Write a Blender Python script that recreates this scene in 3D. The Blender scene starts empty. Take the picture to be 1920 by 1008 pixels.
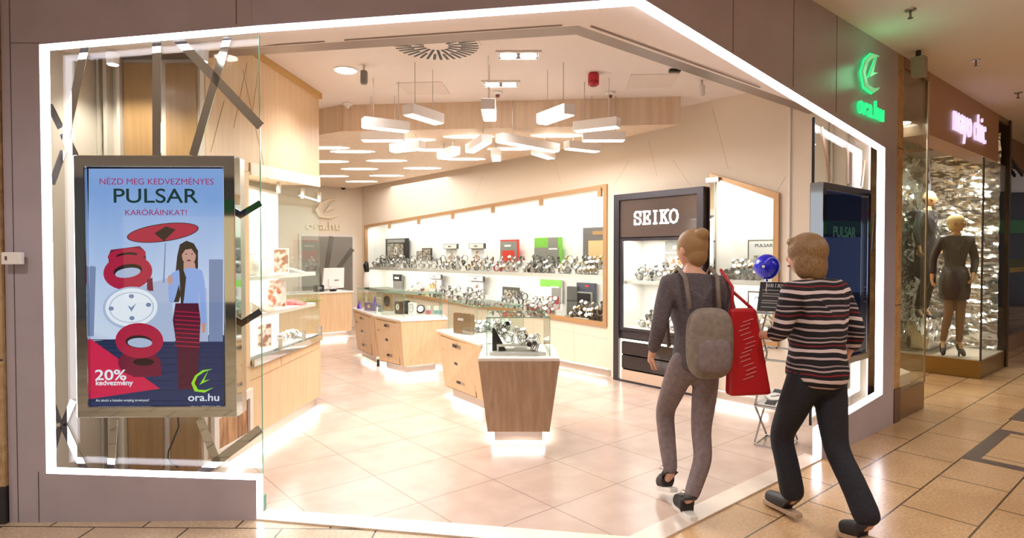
import bpy, bmesh, math, random
from mathutils import Vector, Matrix, noise
from mathutils.geometry import tessellate_polygon
random.seed(7)
PI = math.pi
sc = bpy.context.scene
COL = sc.collection

# ------------------------------------------------------------------ camera
H = 1.58; F = 1125.0; PITCH = math.atan(24 / F)
cam = bpy.data.cameras.new('camera'); cam.sensor_fit = 'HORIZONTAL'; cam.sensor_width = 36
cam.lens = 36 * F / 1920; cam.shift_y = -4 / 1920; cam.clip_start = 0.05; cam.clip_end = 200
camo = bpy.data.objects.new('camera', cam); COL.objects.link(camo)
camo.location = (0, 0, H); camo.rotation_euler = (PI / 2 - PITCH, 0, 0)
sc.camera = camo
# ------------------------------------------------------------------ world, exposure
w = bpy.data.worlds.new('world'); sc.world = w; w.use_nodes = True
w.node_tree.nodes['Background'].inputs[0].default_value = (0.68, 0.64, 0.65, 1)
w.node_tree.nodes['Background'].inputs[1].default_value = 0.95
sc.view_settings.view_transform = 'Standard'; sc.view_settings.look = 'None'
sc.view_settings.exposure = 0.0; sc.view_settings.gamma = 1
sc.view_settings.use_curve_mapping = False
sc.cycles.use_denoising = True
sc.cycles.max_bounces = 8; sc.cycles.diffuse_bounces = 4; sc.cycles.glossy_bounces = 4
sc.cycles.transparent_max_bounces = 24; sc.cycles.sample_clamp_indirect = 6.0
sc.cycles.caustics_reflective = False; sc.cycles.caustics_refractive = False

# ------------------------------------------------------------------ frames of the place
C40, S40 = math.cos(math.radians(40)), math.sin(math.radians(40))
def G(u, v, z=0.0):                      # the building grid, turned 40 degrees
    return Vector((u * C40 - v * S40, u * S40 + v * C40, z))
def uv(x, y): return (x * C40 + y * S40, -x * S40 + y * C40)
def ray(px, py):
    x = (px - 960) / F; y = -(py - 500) / F
    return Vector((x, math.cos(PITCH) + y * math.sin(PITCH), -math.sin(PITCH) + y * math.cos(PITCH)))
def atz(px, py, z):
    r = ray(px, py); t = (z - H) / r.z
    return Vector((r.x * t, r.y * t, z))
def atY(px, py, Y):
    r = ray(px, py); t = Y / r.y
    return Vector((r.x * t, Y, H + r.z * t))
class Plane:                             # a vertical plane: s along it, n into the shop, z up
    def __init__(s, p, ang):
        s.p = Vector((p[0], p[1], 0)); a = math.radians(ang); s.ang = a
        s.d = Vector((math.cos(a), math.sin(a), 0)); s.n = Vector((-math.sin(a), math.cos(a), 0))
    def __call__(s, a, n, z): return s.p + s.d * a + s.n * n + Vector((0, 0, z))
    def px(s, x, y, n=0.0):              # pixel -> (s, z) on the plane at depth n
        r = ray(x, y); q = s.p + s.n * n
        t = (q.x * s.n.x + q.y * s.n.y) / (r.x * s.n.x + r.y * s.n.y)
        P = Vector((r.x * t, r.y * t, H + r.z * t))
        return ((P - q).xy.dot(s.d.xy), P.z)
FL = Plane((-2.909, 3.502), 1.2)         # left window facet
PA = Vector((-1.517, 3.53, 0)); PC = Vector((0.669, 3.142, 0))
FF = Plane(PA, math.degrees(math.atan2(PC.y - PA.y, PC.x - PA.x)))
FR = Plane(PC, 40)                       # facade going away to the right
LFF = (PC - PA).length
UW = 5.925
RW = Plane(G(UW, 2.08), 130)             # right wall of the shop: s = v - 2.08, n points to -u
RWs = lambda s, n, z: RW(s, -n, z)       # n into the wall
def rpx(x, y, n=0.0): return RW.px(x, y, -n)

# ------------------------------------------------------------------ materials
def lin(c):
    if isinstance(c, str):
        c = [int(c[i:i + 2], 16) / 255 for i in (0, 2, 4)]
        c = [x / 12.92 if x <= .04045 else ((x + .055) / 1.055) ** 2.4 for x in c]
    return (c[0], c[1], c[2], 1)
MATS = {}
def mat(name, col='808080', rough=.5, metal=0., emit=0., ecol=None, spec=None, coat=0.):
    if name in MATS: return MATS[name]
    m = bpy.data.materials.new(name); m.use_nodes = True
    b = m.node_tree.nodes['Principled BSDF']
    b.inputs['Base Color'].default_value = lin(col); b.inputs['Roughness'].default_value = rough
    b.inputs['Metallic'].default_value = metal
    if emit: b.inputs['Emission Color'].default_value = lin(ecol or col); b.inputs['Emission Strength'].default_value = emit
    if spec is not None: b.inputs['Specular IOR Level'].default_value = spec
    if coat: b.inputs['Coat Weight'].default_value = coat
    MATS[name] = m; return m
def nd(m, t, **kw):
    n = m.node_tree.nodes.new(t)
    for k, v in kw.items(): setattr(n, k, v)
    return n
def link(m, a, b): m.node_tree.links.new(a, b)
def coords(m, rot=(0, 0, 0), scale=(1, 1, 1), loc=(0, 0, 0)):
    t = nd(m, 'ShaderNodeNewGeometry'); mp = nd(m, 'ShaderNodeMapping'); mp.vector_type = 'POINT'
    mp.inputs['Rotation'].default_value = rot; mp.inputs['Scale'].default_value = scale; mp.inputs['Location'].default_value = loc
    link(m, t.outputs['Position'], mp.inputs['Vector']); return mp.outputs[0]
def ramp(m, fac, stops):
    r = nd(m, 'ShaderNodeValToRGB'); e = r.color_ramp.elements
    while len(e) < len(stops): e.new(.5)
    for k, (p, c) in enumerate(stops): e[k].position = p; e[k].color = lin(c)
    link(m, fac, r.inputs[0]); return r.outputs[0]
def noisy(name, c1, c2, scale=8, rough=.5, metal=0, stretch=(1, 1, 1), rot=(0, 0, 0), detail=4, bump=0, lo=.35, hi=.65, distort=0.):
    if name in MATS: return MATS[name]
    m = mat(name, c1, rough, metal); b = m.node_tree.nodes['Principled BSDF']
    n = nd(m, 'ShaderNodeTexNoise'); n.inputs['Scale'].default_value = scale; n.inputs['Detail'].default_value = detail
    n.inputs['Distortion'].default_value = distort
    link(m, coords(m, rot, stretch), n.inputs['Vector'])
    link(m, ramp(m, n.outputs['Fac'], [(lo, c1), (hi, c2)]), b.inputs['Base Color'])
    if bump:
        bp = nd(m, 'ShaderNodeBump'); bp.inputs['Strength'].default_value = bump; bp.inputs['Distance'].default_value = .01
        link(m, n.outputs['Fac'], bp.inputs['Height']); link(m, bp.outputs[0], b.inputs['Normal'])
    return m
def tiles(name, c1, c2, grout, ang, bw, rh, off, rough, gs=.004, loc=(0, 0), nscale=30, var=.5):
    m = mat(name, c1, rough); b = m.node_tree.nodes['Principled BSDF']
    v = coords(m, (0, 0, -math.radians(ang)), loc=(loc[0], loc[1], 0))
    br = nd(m, 'ShaderNodeTexBrick'); br.offset = off; br.offset_frequency = 2; br.squash = 1
    for k, x in (('Scale', 1), ('Mortar Size', gs), ('Mortar Smooth', .1), ('Bias', 0), ('Brick Width', bw), ('Row Height', rh)): br.inputs[k].default_value = x
    link(m, v, br.inputs['Vector'])
    n = nd(m, 'ShaderNodeTexNoise'); n.inputs['Scale'].default_value = nscale; n.inputs['Detail'].default_value = 6
    link(m, v, n.inputs['Vector'])
    n2 = nd(m, 'ShaderNodeTexNoise'); n2.inputs['Scale'].default_value = 1.6; n2.inputs['Detail'].default_value = 3
    link(m, v, n2.inputs['Vector'])
    ad = nd(m, 'ShaderNodeMath', operation='ADD'); link(m, n.outputs['Fac'], ad.inputs[0]); link(m, n2.outputs['Fac'], ad.inputs[1])
    ml = nd(m, 'ShaderNodeMath', operation='MULTIPLY'); ml.inputs[1].default_value = .5; link(m, ad.outputs[0], ml.inputs[0])
    c = ramp(m, ml.outputs[0], [(.5 - .12 / var * .5, c1), (.5 + .12 / var * .5, c2)])
    link(m, c, br.inputs['Color1']); link(m, c, br.inputs['Color2']); br.inputs['Mortar'].default_value = lin(grout)
    link(m, br.outputs['Color'], b.inputs['Base Color']); return m
def glass(name, tint='fafdfb', ior=1.45):
    m = bpy.data.materials.new(name); m.use_nodes = True; nt = m.node_tree
    nt.nodes.remove(nt.nodes['Principled BSDF']); out = nt.nodes['Material Output']
    t = nd(m, 'ShaderNodeBsdfTransparent'); t.inputs[0].default_value = lin(tint)
    g = nd(m, 'ShaderNodeBsdfGlossy'); g.inputs['Roughness'].default_value = 0.0
    lw = nd(m, 'ShaderNodeLayerWeight'); lw.inputs[0].default_value = .5
    pw = nd(m, 'ShaderNodeMath', operation='POWER'); pw.inputs[1].default_value = 5; link(m, lw.outputs['Facing'], pw.inputs[0])
    fr = nd(m, 'ShaderNodeMath', operation='MULTIPLY_ADD'); fr.inputs[1].default_value = .9; fr.inputs[2].default_value = .035; link(m, pw.outputs[0], fr.inputs[0])
    mx = nd(m, 'ShaderNodeMixShader'); link(m, fr.outputs[0], mx.inputs[0]); link(m, t.outputs[0], mx.inputs[1]); link(m, g.outputs[0], mx.inputs[2])
    link(m, mx.outputs[0], out.inputs[0]); MATS[name] = m; return m
def wood(name, c1, c2, rough=.4, st=(14, 14, .8)):
    return noisy(name, c1, c2, 2.2, rough, 0, st, detail=5, lo=.3, hi=.7)

M_pan = noisy('facade_panel', 'b4aab3', 'aca2ab', 3, .3, 0)
M_stone = noisy('stone_cladding', 'c0a37c', '9a7d58', 9, .5, 0, (1, 1, 1), detail=8, distort=1.5)
M_dark = mat('dark_base', '2b2a2f', .4)
M_led = mat('led_strip', 'ffffff', .5, 0, 9, 'f6f2ff')
M_white = mat('white_paint', 'eee6e0', .6)
M_ceil = mat('ceiling_white', 'efe4dd', .75)
M_mceil = mat('mall_ceiling_paint', 'ece2da', .8)
M_cream = mat('cream_wall', 'f0e2ce', .55)
M_cream2 = mat('cream_moulding', 'd9cdbd', .5)
M_oak = wood('light_oak', 'e6c8a2', 'dcb98f', .42)
M_oak2 = wood('brown_oak', 'c8a27e', 'ad8461', .32)
M_oak3 = wood('grey_oak', 'e6d0b8', 'd9bd9e', .42, (9, 9, .6))
M_tan = mat('tan_satin_frame', 'c79f74', .3, .3)  # on the display frames, tan paints in the wood mirrored by polished metal
M_wtop = mat('white_worktop', 'f6f1ec', .25)
M_chrome = mat('polished_steel', 'cfd9de', .04, 1)
M_satin = mat('brushed_steel', 'c9c3bc', .28, 1)
M_track = mat('door_track', '94837a', .35, .7)
M_anth = mat('anthracite_metal', '4b474c', .32, .5)
M_blackg = mat('black_gloss', '2a2323', .08, 0, coat=.5)
M_black = mat('black_plastic', '17161a', .4)
M_glass = glass('clear_glass')
M_edge = mat('green_glass_edge', '6fae96', .15)
M_lamp = mat('lamp_diffuser', 'ffffff', .5, 0, 9, 'fff3e6')
M_lampw = mat('lamp_housing', 'f4f0ec', .5)
M_spot = mat('spot_face', 'ffffff', .5, 0, 18, 'fff4e8')
M_grey = mat('grey_card', '8d8983', .5)
M_red = mat('red_card', 'd8392f', .5)
M_green = mat('green_card', '7fc24a', .5)
M_lime = mat('lime_accent', 'a8c83c', .5)
M_gold = mat('gold_metal', 'd0a55a', .2, 1)
M_steel = mat('watch_steel', 'b3b0ae', .2, 1)
M_dial = mat('white_dial', 'f5f3ee', .3)
M_bdial = mat('black_dial', '141317', .25)
M_leath = mat('brown_leather', '5b3a24', .5)
M_bag = mat('brown_box', '7d6548', .5)
M_photo = noisy('photo_print', '4e463f', 'c9bba8', 26, .3, detail=2, lo=.4, hi=.6)
M_photo2 = noisy('photo_portrait', 'a06a4a', 'e9d7c8', 22, .3, detail=2, lo=.4, hi=.6)

# ------------------------------------------------------------------ mesh building
class MB:
    def __init__(s): s.v = []; s.f = []; s.m = []
    def add(s, vs, fs, mi=0):
        b = len(s.v); s.v += [tuple(x) for x in vs]; s.f += [tuple(b + i for i in f) for f in fs]; s.m += [mi] * len(fs); return s
    def prism(s, poly, fn, n0, n1, mi=0, holes=()):
        loops = [list(poly)] + [list(h) for h in holes]
        tri = tessellate_polygon([[Vector((p[0], p[1], 0)) for p in l] for l in loops])
        flat = [p for l in loops for p in l]; n = len(flat)
        vs = [fn(a, n0, z) for a, z in flat] + [fn(a, n1, z) for a, z in flat]
        fs = [tuple(t) for t in tri] + [tuple(n + i for i in reversed(t)) for t in tri]
        k = 0
        for l in loops:
            L = len(l)
            for i in range(L): fs.append((k + i, k + (i + 1) % L, n + k + (i + 1) % L, n + k + i))
            k += L
        return s.add(vs, fs, mi)
    def slab(s, poly, z0, z1, mi=0, holes=()):       # horizontal polygon of (x, y)
        return s.prism(poly, lambda a, n, z: Vector((a, z, n)), z0, z1, mi, holes)
    def loft(s, p0, z0, p1, z1, mi=0):
        n = len(p0); vs = [(p[0], p[1], z0) for p in p0] + [(p[0], p[1], z1) for p in p1]
        return s.add(vs, [tuple(range(n))[::-1], tuple(range(n, 2 * n))] + [(i, (i + 1) % n, n + (i + 1) % n, n + i) for i in range(n)], mi)
    def box(s, fn, a0, a1, n0, n1, z0, z1, mi=0):
        return s.prism([(a0, z0), (a1, z0), (a1, z1), (a0, z1)], fn, n0, n1, mi)
    def bar(s, a, b, w, h=None, mi=0, up=(0, 0, 1)):
        a = Vector(a); b = Vector(b); d = (b - a).normalized(); up = Vector(up)
        if abs(d.dot(up)) > .98: up = Vector((0, 1, 0))
        x = d.cross(up).normalized(); y = x.cross(d).normalized(); h = h or w; x *= w / 2; y *= h / 2
        vs = [a - x - y, a + x - y, a + x + y, a - x + y, b - x - y, b + x - y, b + x + y, b - x + y]
        return s.add(vs, [(0, 3, 2, 1), (4, 5, 6, 7), (0, 1, 5, 4), (1, 2, 6, 5), (2, 3, 7, 6), (3, 0, 4, 7)], mi)
    def tube(s, pts, r, n=8, mi=0, closed=False):
        pts = [Vector(p) for p in pts]; rs = r if isinstance(r, (list, tuple)) else [r] * len(pts); vs = []
        px = None
        for i, p in enumerate(pts):
            q0 = pts[i - 1] if (i or closed) else p; q1 = pts[(i + 1) % len(pts)] if (i < len(pts) - 1 or closed) else p
            d = (q1 - q0).normalized()
            ref = px if px is not None else (Vector((0, 0, 1)) if abs(d.z) < .9 else Vector((1, 0, 0)))
            x = (ref - d * ref.dot(d)).normalized(); px = x; y = d.cross(x)
            vs += [p + (x * math.cos(2 * PI * k / n) + y * math.sin(2 * PI * k / n)) * rs[i] for k in range(n)]
        L = len(pts); fs = []
        for i in range(L if closed else L - 1):
            j = (i + 1) % L
            fs += [(i * n + k, i * n + (k + 1) % n, j * n + (k + 1) % n, j * n + k) for k in range(n)]
        if not closed: fs += [tuple(range(n))[::-1], tuple((L - 1) * n + k for k in range(n))]
        return s.add(vs, fs, mi)
    def lathe(s, prof, c, n=20, mi=0, axis=None):     # prof: (r, h)
        c = Vector(c); ax = Vector(axis or (0, 0, 1)).normalized()
        x = ax.cross(Vector((0, 1, 0)) if abs(ax.y) < .9 else Vector((1, 0, 0))).normalized(); y = ax.cross(x)
        vs = [c + ax * h + (x * math.cos(2 * PI * k / n) + y * math.sin(2 * PI * k / n)) * r for r, h in prof for k in range(n)]
        fs = [(i * n + k, i * n + (k + 1) % n, (i + 1) * n + (k + 1) % n, (i + 1) * n + k) for i in range(len(prof) - 1) for k in range(n)]
        fs += [tuple(range(n))[::-1], tuple((len(prof) - 1) * n + k for k in range(n))]
        return s.add(vs, fs, mi)
    def mesh(s, name, mats, smooth=False):
        me = bpy.data.meshes.new(name); me.from_pydata(s.v, [], s.f)
        for m in (mats if isinstance(mats, (list, tuple)) else [mats]): me.materials.append(m)
        me.polygons.foreach_set('material_index', s.m)
        bm = bmesh.new(); bm.from_mesh(me); bmesh.ops.remove_doubles(bm, verts=bm.verts, dist=1e-6) if smooth else None
        bmesh.ops.recalc_face_normals(bm, faces=bm.faces); bm.to_mesh(me); bm.free()
        if smooth:
            me.polygons.foreach_set('use_smooth', [True] * len(me.polygons))
        me.update(); return me
    def build(s, name, mats, parent=None, smooth=False, bevel=0, **tags):
        o = bpy.data.objects.new(name, s.mesh(name, mats, smooth)); COL.objects.link(o)
        if parent is not None:
            o.parent = parent; o.matrix_parent_inverse = world_inv(parent)
        if bevel:
            b = o.modifiers.new('bevel', 'BEVEL'); b.width = bevel; b.segments = 2; b.limit_method = 'ANGLE'
        for k, x in tags.items(): o[k] = x
        return o
def world_inv(p):
    m = Matrix.Identity(4)
    while p is not None:
        m = (p.matrix_parent_inverse @ p.matrix_basis) @ m if p.parent is None else (p.matrix_parent_inverse @ p.matrix_basis) @ m
        p = p.parent
    return m.inverted()
def thing(name, label, cat, loc=(0, 0, 0), rotz=0, group=None):
    o = bpy.data.objects.new(name, None); COL.objects.link(o); o.empty_display_size = .1
    o.location = loc; o.rotation_euler = (0, 0, rotz); o['label'] = label; o['category'] = cat
    if group: o['group'] = group
    return o
def tag(o, label, cat, group=None):
    o['label'] = label; o['category'] = cat
    if group: o['group'] = group
    return o
def struct(name, mb, m, **k): return mb.build(name, m, None, kind='structure', **k)
def dup(root, loc, rot=(0, 0, 0), label=None, group=None, scale=1):
    r = root.copy(); COL.objects.link(r); r.location = loc; r.rotation_euler = rot; r.scale = (scale,) * 3
    if label: r['label'] = label
    if group: r['group'] = group
    for ch in list(root.children):
        c = ch.copy(); COL.objects.link(c); c.parent = r; c.matrix_parent_inverse = ch.matrix_parent_inverse.copy()
        for g in ch.children:
            d = g.copy(); COL.objects.link(d); d.parent = c; d.matrix_parent_inverse = g.matrix_parent_inverse.copy()
    return r
def text_mesh(s, height, bold=0., extrude=.003, width=None):
    cu = bpy.data.curves.new('txt', 'FONT'); cu.body = s; cu.size = 1; cu.extrude = .001; cu.offset = bold
    cu.align_x = 'CENTER'; o = bpy.data.objects.new('txt', cu); COL.objects.link(o)
    bpy.context.view_layer.update()
    me = bpy.data.meshes.new_from_object(o.evaluated_get(bpy.context.evaluated_depsgraph_get()))
    bpy.data.objects.remove(o); bpy.data.curves.remove(cu)
    xs = [v.co.x for v in me.vertices]; ys = [v.co.y for v in me.vertices]
    cx = (min(xs) + max(xs)) / 2; cy = (min(ys) + max(ys)) / 2
    sy = height / max(max(ys) - min(ys), 1e-6); sx = (width / (max(xs) - min(xs))) if width else sy
    for v in me.vertices: v.co = Vector(((v.co.x - cx) * sx, (v.co.y - cy) * sy, (v.co.z) / .001 * extrude / 2))
    return me
def text_into(mb, s, c, xd, up, height, mi=0, bold=0., extrude=.003, width=None):
    me = text_mesh(s, height, bold, extrude, width); xd = Vector(xd).normalized(); up = Vector(up).normalized(); n = xd.cross(up); c = Vector(c)
    mb.add([c + xd * v.co.x + up * v.co.y + n * v.co.z for v in me.vertices], [tuple(p.vertices) for p in me.polygons], mi)
    bpy.data.meshes.remove(me)
def strokes_into(mb, lines, c, xd, up, wd, ht, sw, mi=0, extrude=.004):
    xd = Vector(xd).normalized(); up = Vector(up).normalized(); n = xd.cross(up); c = Vector(c)
    P = lambda p: c + xd * (p[0] * wd) + up * (p[1] * ht)
    for l in lines:
        for a, b in zip(l, l[1:]):
            A = P(a); B = P(b); d = (B - A).normalized(); mb.bar(A - d * sw * .4, B + d * sw * .4, sw, extrude, mi, up=n)
SLAB = {
 'S': [[(.86, .66), (.86, .98)], [(.86, .82), (.7, .97), (.28, .97), (.1, .82), (.14, .62), (.8, .42), (.9, .2), (.7, .03), (.28, .03), (.1, .2)], [(.1, .02), (.1, .36)]],
 'E': [[(.22, .02), (.22, .98)], [(.05, .97), (.88, .97), (.88, .74)], [(.05, .03), (.9, .03), (.9, .28)], [(.22, .5), (.66, .5)], [(.66, .36), (.66, .64)]],
 'I': [[(.5, .02), (.5, .98)], [(.2, .97), (.8, .97)], [(.2, .03), (.8, .03)]],
 'K': [[(.2, .02), (.2, .98)], [(.03, .97), (.4, .97)], [(.03, .03), (.4, .03)], [(.86, .97), (.24, .42)], [(.46, .6), (.88, .03)], [(.68, .97), (1, .97)], [(.66, .03), (1.02, .03)]],
 'O': [[(.5, .98), (.2, .88), (.06, .62), (.06, .38), (.2, .12), (.5, .02), (.8, .12), (.94, .38), (.94, .62), (.8, .88), (.5, .98)]],
}
def seiko_into(mb, c, xd, up, wtot, ht, mi=0, ex=.004):
    cw = wtot / 5; c = Vector(c); xd = Vector(xd).normalized(); up = Vector(up).normalized()
    for k, ch in enumerate('SEIKO'):
        ww = cw * (.5 if ch == 'I' else .86)
        off = -wtot / 2 + cw * (k + .5) - ww / 2 + (cw * .06 if k < 2 else (-cw * .06 if k > 2 else 0))
        strokes_into(mb, SLAB[ch], c + xd * off - up * ht / 2, xd, up, ww, ht, ht * .13, mi, ex)
LOGO_C = [(.95, 1.0), (.5, .95), (.17, .72), (0, .4), (.14, .06), (.58, 0), (1, .22), (.62, .11), (.30, .13), (.14, .4), (.27, .68), (.56, .87)]
LOGO_H = [(.76, .93), (.36, .33), (.84, .56), (.56, .5)]
def logo_into(mb, c, xd, up, wd, ht, mi=0, ex=.004):
    xd = Vector(xd).normalized(); up = Vector(up).normalized(); n = xd.cross(up); c = Vector(c)
    fn = lambda a, k, z: c + xd * (a - .5) * wd + up * (z - .5) * ht + n * k
    mb.prism(LOGO_C, fn, 0, ex, mi); mb.prism(LOGO_H, fn, 0, ex, mi)
def offset_path(pts, d):
    P = [Vector(p) for p in pts]; out = []
    for i, p in enumerate(P):
        ds = []
        if i: ds.append((P[i] - P[i - 1]).normalized())
        if i < len(P) - 1: ds.append((P[i + 1] - P[i]).normalized())
        ns = [Vector((-e.y, e.x)) for e in ds]; m = sum(ns, Vector((0, 0))).normalized()
        out.append(p + m * (d / max(.3, m.dot(ns[0]))))
    return [tuple(q) for q in out]
def band(path, d): return list(path) + offset_path(path, d)[::-1]
def area(name, loc, to, sx, sy, power, col=(1, .93, .85), spread=None):
    l = bpy.data.lights.new(name, 'AREA'); l.shape = 'RECTANGLE'; l.size = sx; l.size_y = sy; l.energy = power; l.color = col
    if spread: l.spread = math.radians(spread)
    o = bpy.data.objects.new(name, l); COL.objects.link(o); o.location = loc
    o.rotation_euler = (Vector(to) - Vector(loc)).to_track_quat('-Z', 'Y').to_euler(); return o
def area_along(name, a, b, down, wd, power, col=(1, .93, .85)):
    a = Vector(a); b = Vector(b); x = (b - a); L = x.length; x.normalize(); z = -Vector(down).normalized(); z = (z - x * z.dot(x)).normalized(); y = z.cross(x)
    l = bpy.data.lights.new(name, 'AREA'); l.shape = 'RECTANGLE'; l.size = L; l.size_y = wd; l.energy = power; l.color = col
    o = bpy.data.objects.new(name, l); COL.objects.link(o)
    M = Matrix((x, y, z)).transposed().to_4x4(); M.translation = (a + b) / 2; o.matrix_world = M; return o
def spot(name, loc, to, power, angle=100, blend=.6, col=(1, .86, .7), r=.06):
    l = bpy.data.lights.new(name, 'SPOT'); l.energy = power; l.spot_size = math.radians(angle); l.spot_blend = blend; l.color = col; l.shadow_soft_size = r
    o = bpy.data.objects.new(name, l); COL.objects.link(o); o.location = loc
    o.rotation_euler = (Vector(to) - Vector(loc)).to_track_quat('-Z', 'Y').to_euler(); return o
X2 = lambda v: (v.x, v.y)

# ------------------------------------------------------------------ large lights: the mall's ceiling lamps, the shop's downlights
MALL = [(-2.6, 1.6), (-.3, 1.3), (1.9, 1.4), (4.2, 2.9), (6.2, 4.6), (8.2, 6.4), (-5.2, 1.2), (0.6, -1.8), (4.2, -.4), (-3.2, -2.0), (7.4, 1.8), (10.2, 4.6)]
for x, y in MALL: spot('mall_downlight_beam', (x, y, 3.38), (x, y, 0), 104, 150, .8, (1, .925, .86))
SHOPSP = [(.054, 5.105), (-.111, 5.963), (-1.52, 5.517)]
for x, y in SHOPSP: spot('shop_downlight_beam', (x, y, 3.22), (x, y, 0), 70, 130, .9, (1, .98, .97))
area_along('clock_light_glow', (-1.2, 6.5, 2.76), (.8, 6.5, 2.76), (0, 0, -1), 1.8, 80, (1, .98, .97))
area('oak_ceiling_glow', G(4.3, 8.6, 2.94), G(4.3, 8.6, 0), 2.2, 5.5, 100, (1, .98, .96))

# ================================================================== SETTING
# ---- mall floor: two fields of terrazzo tiles
M_mt = tiles('mall_tiles', 'b08d66', 'c8a67e', '54432f', 40, .78, .40, .5, .22, .006, (.0, -.1), 55, .8)
M_mt2 = tiles('mall_tiles_left', 'b39c80', 'c9b396', '4a3a2a', -1, .545, .40, .5, .25, .006, (.02, .2), 55, .8)
b = MB(); b.slab([(.66, -9), (18, -9), (18, 16), X2(G(6.45, 10)), X2(G(6.45, 2.05)), X2(FR(3.78, .02, 0)), (PC.x, PC.y + .03)], -.1, 0)
struct('floor_mall_right', b, M_mt)
b = MB(); b.slab([(-12, -9), (.66, -9), (PC.x - .003, PC.y + .03), (PA.x, PA.y + .05), (-12, 3.55)], -.1, 0)
struct('floor_mall_left', b, M_mt2)
M_inl = noisy('inlay_stone', '6b5d55', '57493f', 30, .3)
b = MB()
for u0, u1, v0, v1 in ((5.63, 6.84, 1.2, 1.3), (5.63, 5.74, .0, 1.2), (6.75, 6.84, .0, 1.2), (7.31, 8.7, 1.21, 1.32), (7.31, 7.4, .0, 1.21)):
    b.slab([X2(G(u0, v0)), X2(G(u1, v0)), X2(G(u1, v1)), X2(G(u0, v1))], 0, .002)
struct('floor_inlay', b, M_inl)
# ---- shop floor
M_st = tiles('shop_tiles', 'c9b3a6', 'bfa799', '8f7b6d', 40, .604, .604, 0, .22, .0035, (-.162 + .604, -.255 + .604), 5, .7)
b = MB(); b.slab([X2(FL(-.03, .02, 0)), X2(PA + Vector((0, .08, 0))), X2(PC + Vector((0, .07, 0))), X2(FR(3.4, .03, 0)), X2(G(UW + .5, 2.1)), X2(G(UW + .5, 12.6)), X2(G(-2.5, 12.6)), (-7.5, 4.2), (-2.95, 4.3)], -.1, .003)
struct('floor_shop', b, M_st)
# ---- threshold strip
b = MB(); T = .14
b.slab([X2(FF(-.02, 0, 0)), X2(PC), X2(FR(2.26, 0, 0)), X2(FR(2.26, T, 0)), X2(PC + Vector((-.02, T * 1.18, 0))), X2(FF(-.02, T, 0))], 0, .010)
struct('trim_1', b, noisy('threshold_steel', 'f0e3d6', 'ddcfc3', 3, .3, .35, (1, 1, 1)))

# ---- facade panels with the angular opening
zb1, zt1, zb2, zt2 = .289, 2.794, .24, 2.91
sL, _ = FL.px(80, 500); sK = 1.392; ZC = 3.43
P6, P7, P8 = FR.px(1660, 277), FR.px(1655, 739), FR.px(1541, 807); sE = 3.771
s8 = P8[0]; LAST = 'wall_front'
b = MB()
b.prism([(-.05, 0), (sK, 0), (sK, zb2), (sL, zb1), (sL, zt1), (sK, zt2), (sK, ZC), (-.05, ZC)], FL, 0, .062)
struct('wall_front_left', b, M_pan)
b = MB(); b.prism([(0.001, zt2), (LFF, zt2), (LFF, ZC), (.001, ZC)], FF, 0, .062); struct('wall_front', b, M_pan)
b = MB(); b.prism([(.001, ZC), (.001, zt2), P6, P7, P8, (s8, 0), (sE, 0), (sE, ZC)], FR, 0, .062); struct('wall_front_right', b, M_pan)
b = MB()                                   # seams between the panels
for f, s_, z0, z1 in ((FL, 1.3, 2.92, ZC), (FR, .9, 2.82, ZC), (FR, 2.42, 2.68, ZC), (FR, 1.7, 2.75, ZC), (FL, .0, 0, ZC), (FL, .12, 0, .3)):
    b.box(f, s_, s_ + .004, -.002, .001, z0, z1)
b.box(FL, 0, sL, -.002, .001, 2.8, 2.803)
struct('trim_2', b, mat('panel_seam', '5d5350', .5))
# ---- white light strips in the reveal of the opening
t = thing('light_strip', 'continuous white light strip framing the angular shop opening', 'light', (-2.7, 3.5, 0))
pth = [(sK, 0.012), (sK, zb2), (sL, zb1), (sL, zt1), (sK, zt2)]
MB().prism(band(pth, -.016), FL, .004, .06).build('strip', M_led, t)
MB().prism([(.001, zt2 - .016), (LFF, zt2 - .016), (LFF, zt2 - .001), (.001, zt2 - .001)], FF, .004, .06).build('strip', M_led, t)
pth = [(.001, zt2), P6, P7, P8, (s8, .012)]
MB().prism(band(pth, -.016), FR, .004, .06).build('strip', M_led, t)
# ---- soffit between the strip and the door track
tr = [Vector((-2.9, 4.18, 0)), Vector((.394, 3.579, 0)), G(UW - .0, 2.49)]
o1 = [FL(0, .063, zt1 + .02), FL(sK, .063, zt2 + .004), FF(0, .063, zt2 + .004), FF(LFF, .063, zt2 + .004), FR(.08, .063, zt2 + .004), FR(P6[0], .063, P6[1] + .01)]
b = MB()
L0 = [o1[0], o1[1], o1[3], o1[5]]
def lerp(a, b_, t_): return a + (b_ - a) * t_
trz = [Vector((-2.9, 4.18, 2.93)), lerp(tr[0], tr[1], .42).xy.to_3d() + Vector((0, 0, 2.93)), Vector((.394, 3.579, 2.93)), G(UW, 2.49, 2.93)]
vs = L0 + trz + [p + Vector((0, 0, .03)) for p in L0 + trz]
b.add(vs, [(0, 1, 5, 4), (1, 2, 6, 5), (2, 3, 7, 6), (8, 12, 13, 9), (9, 13, 14, 10), (10, 14, 15, 11), (0, 4, 12, 8), (3, 11, 15, 7)])
struct('ceiling_soffit', b, M_ceil)
b = MB()
for a_, c_ in ((.30, .52), (.56, .97)):
    p = lerp(trz[0], trz[2], a_) + Vector((0, -.035, -.006)); q = lerp(trz[0], trz[2], c_) + Vector((0, -.035, -.006)); b.bar(p, q, .012, .004)
b.bar(lerp(trz[2], trz[3], .02) + Vector((.02, -.05, -.008)), lerp(trz[2], trz[3], .62) + Vector((.02, -.05, -.012)), .012, .004)
struct('trim_3', b, mat('soffit_gap', '8a7468', .6))
b = MB(); w2 = .125
def off(p, d_): return p + d_
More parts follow.
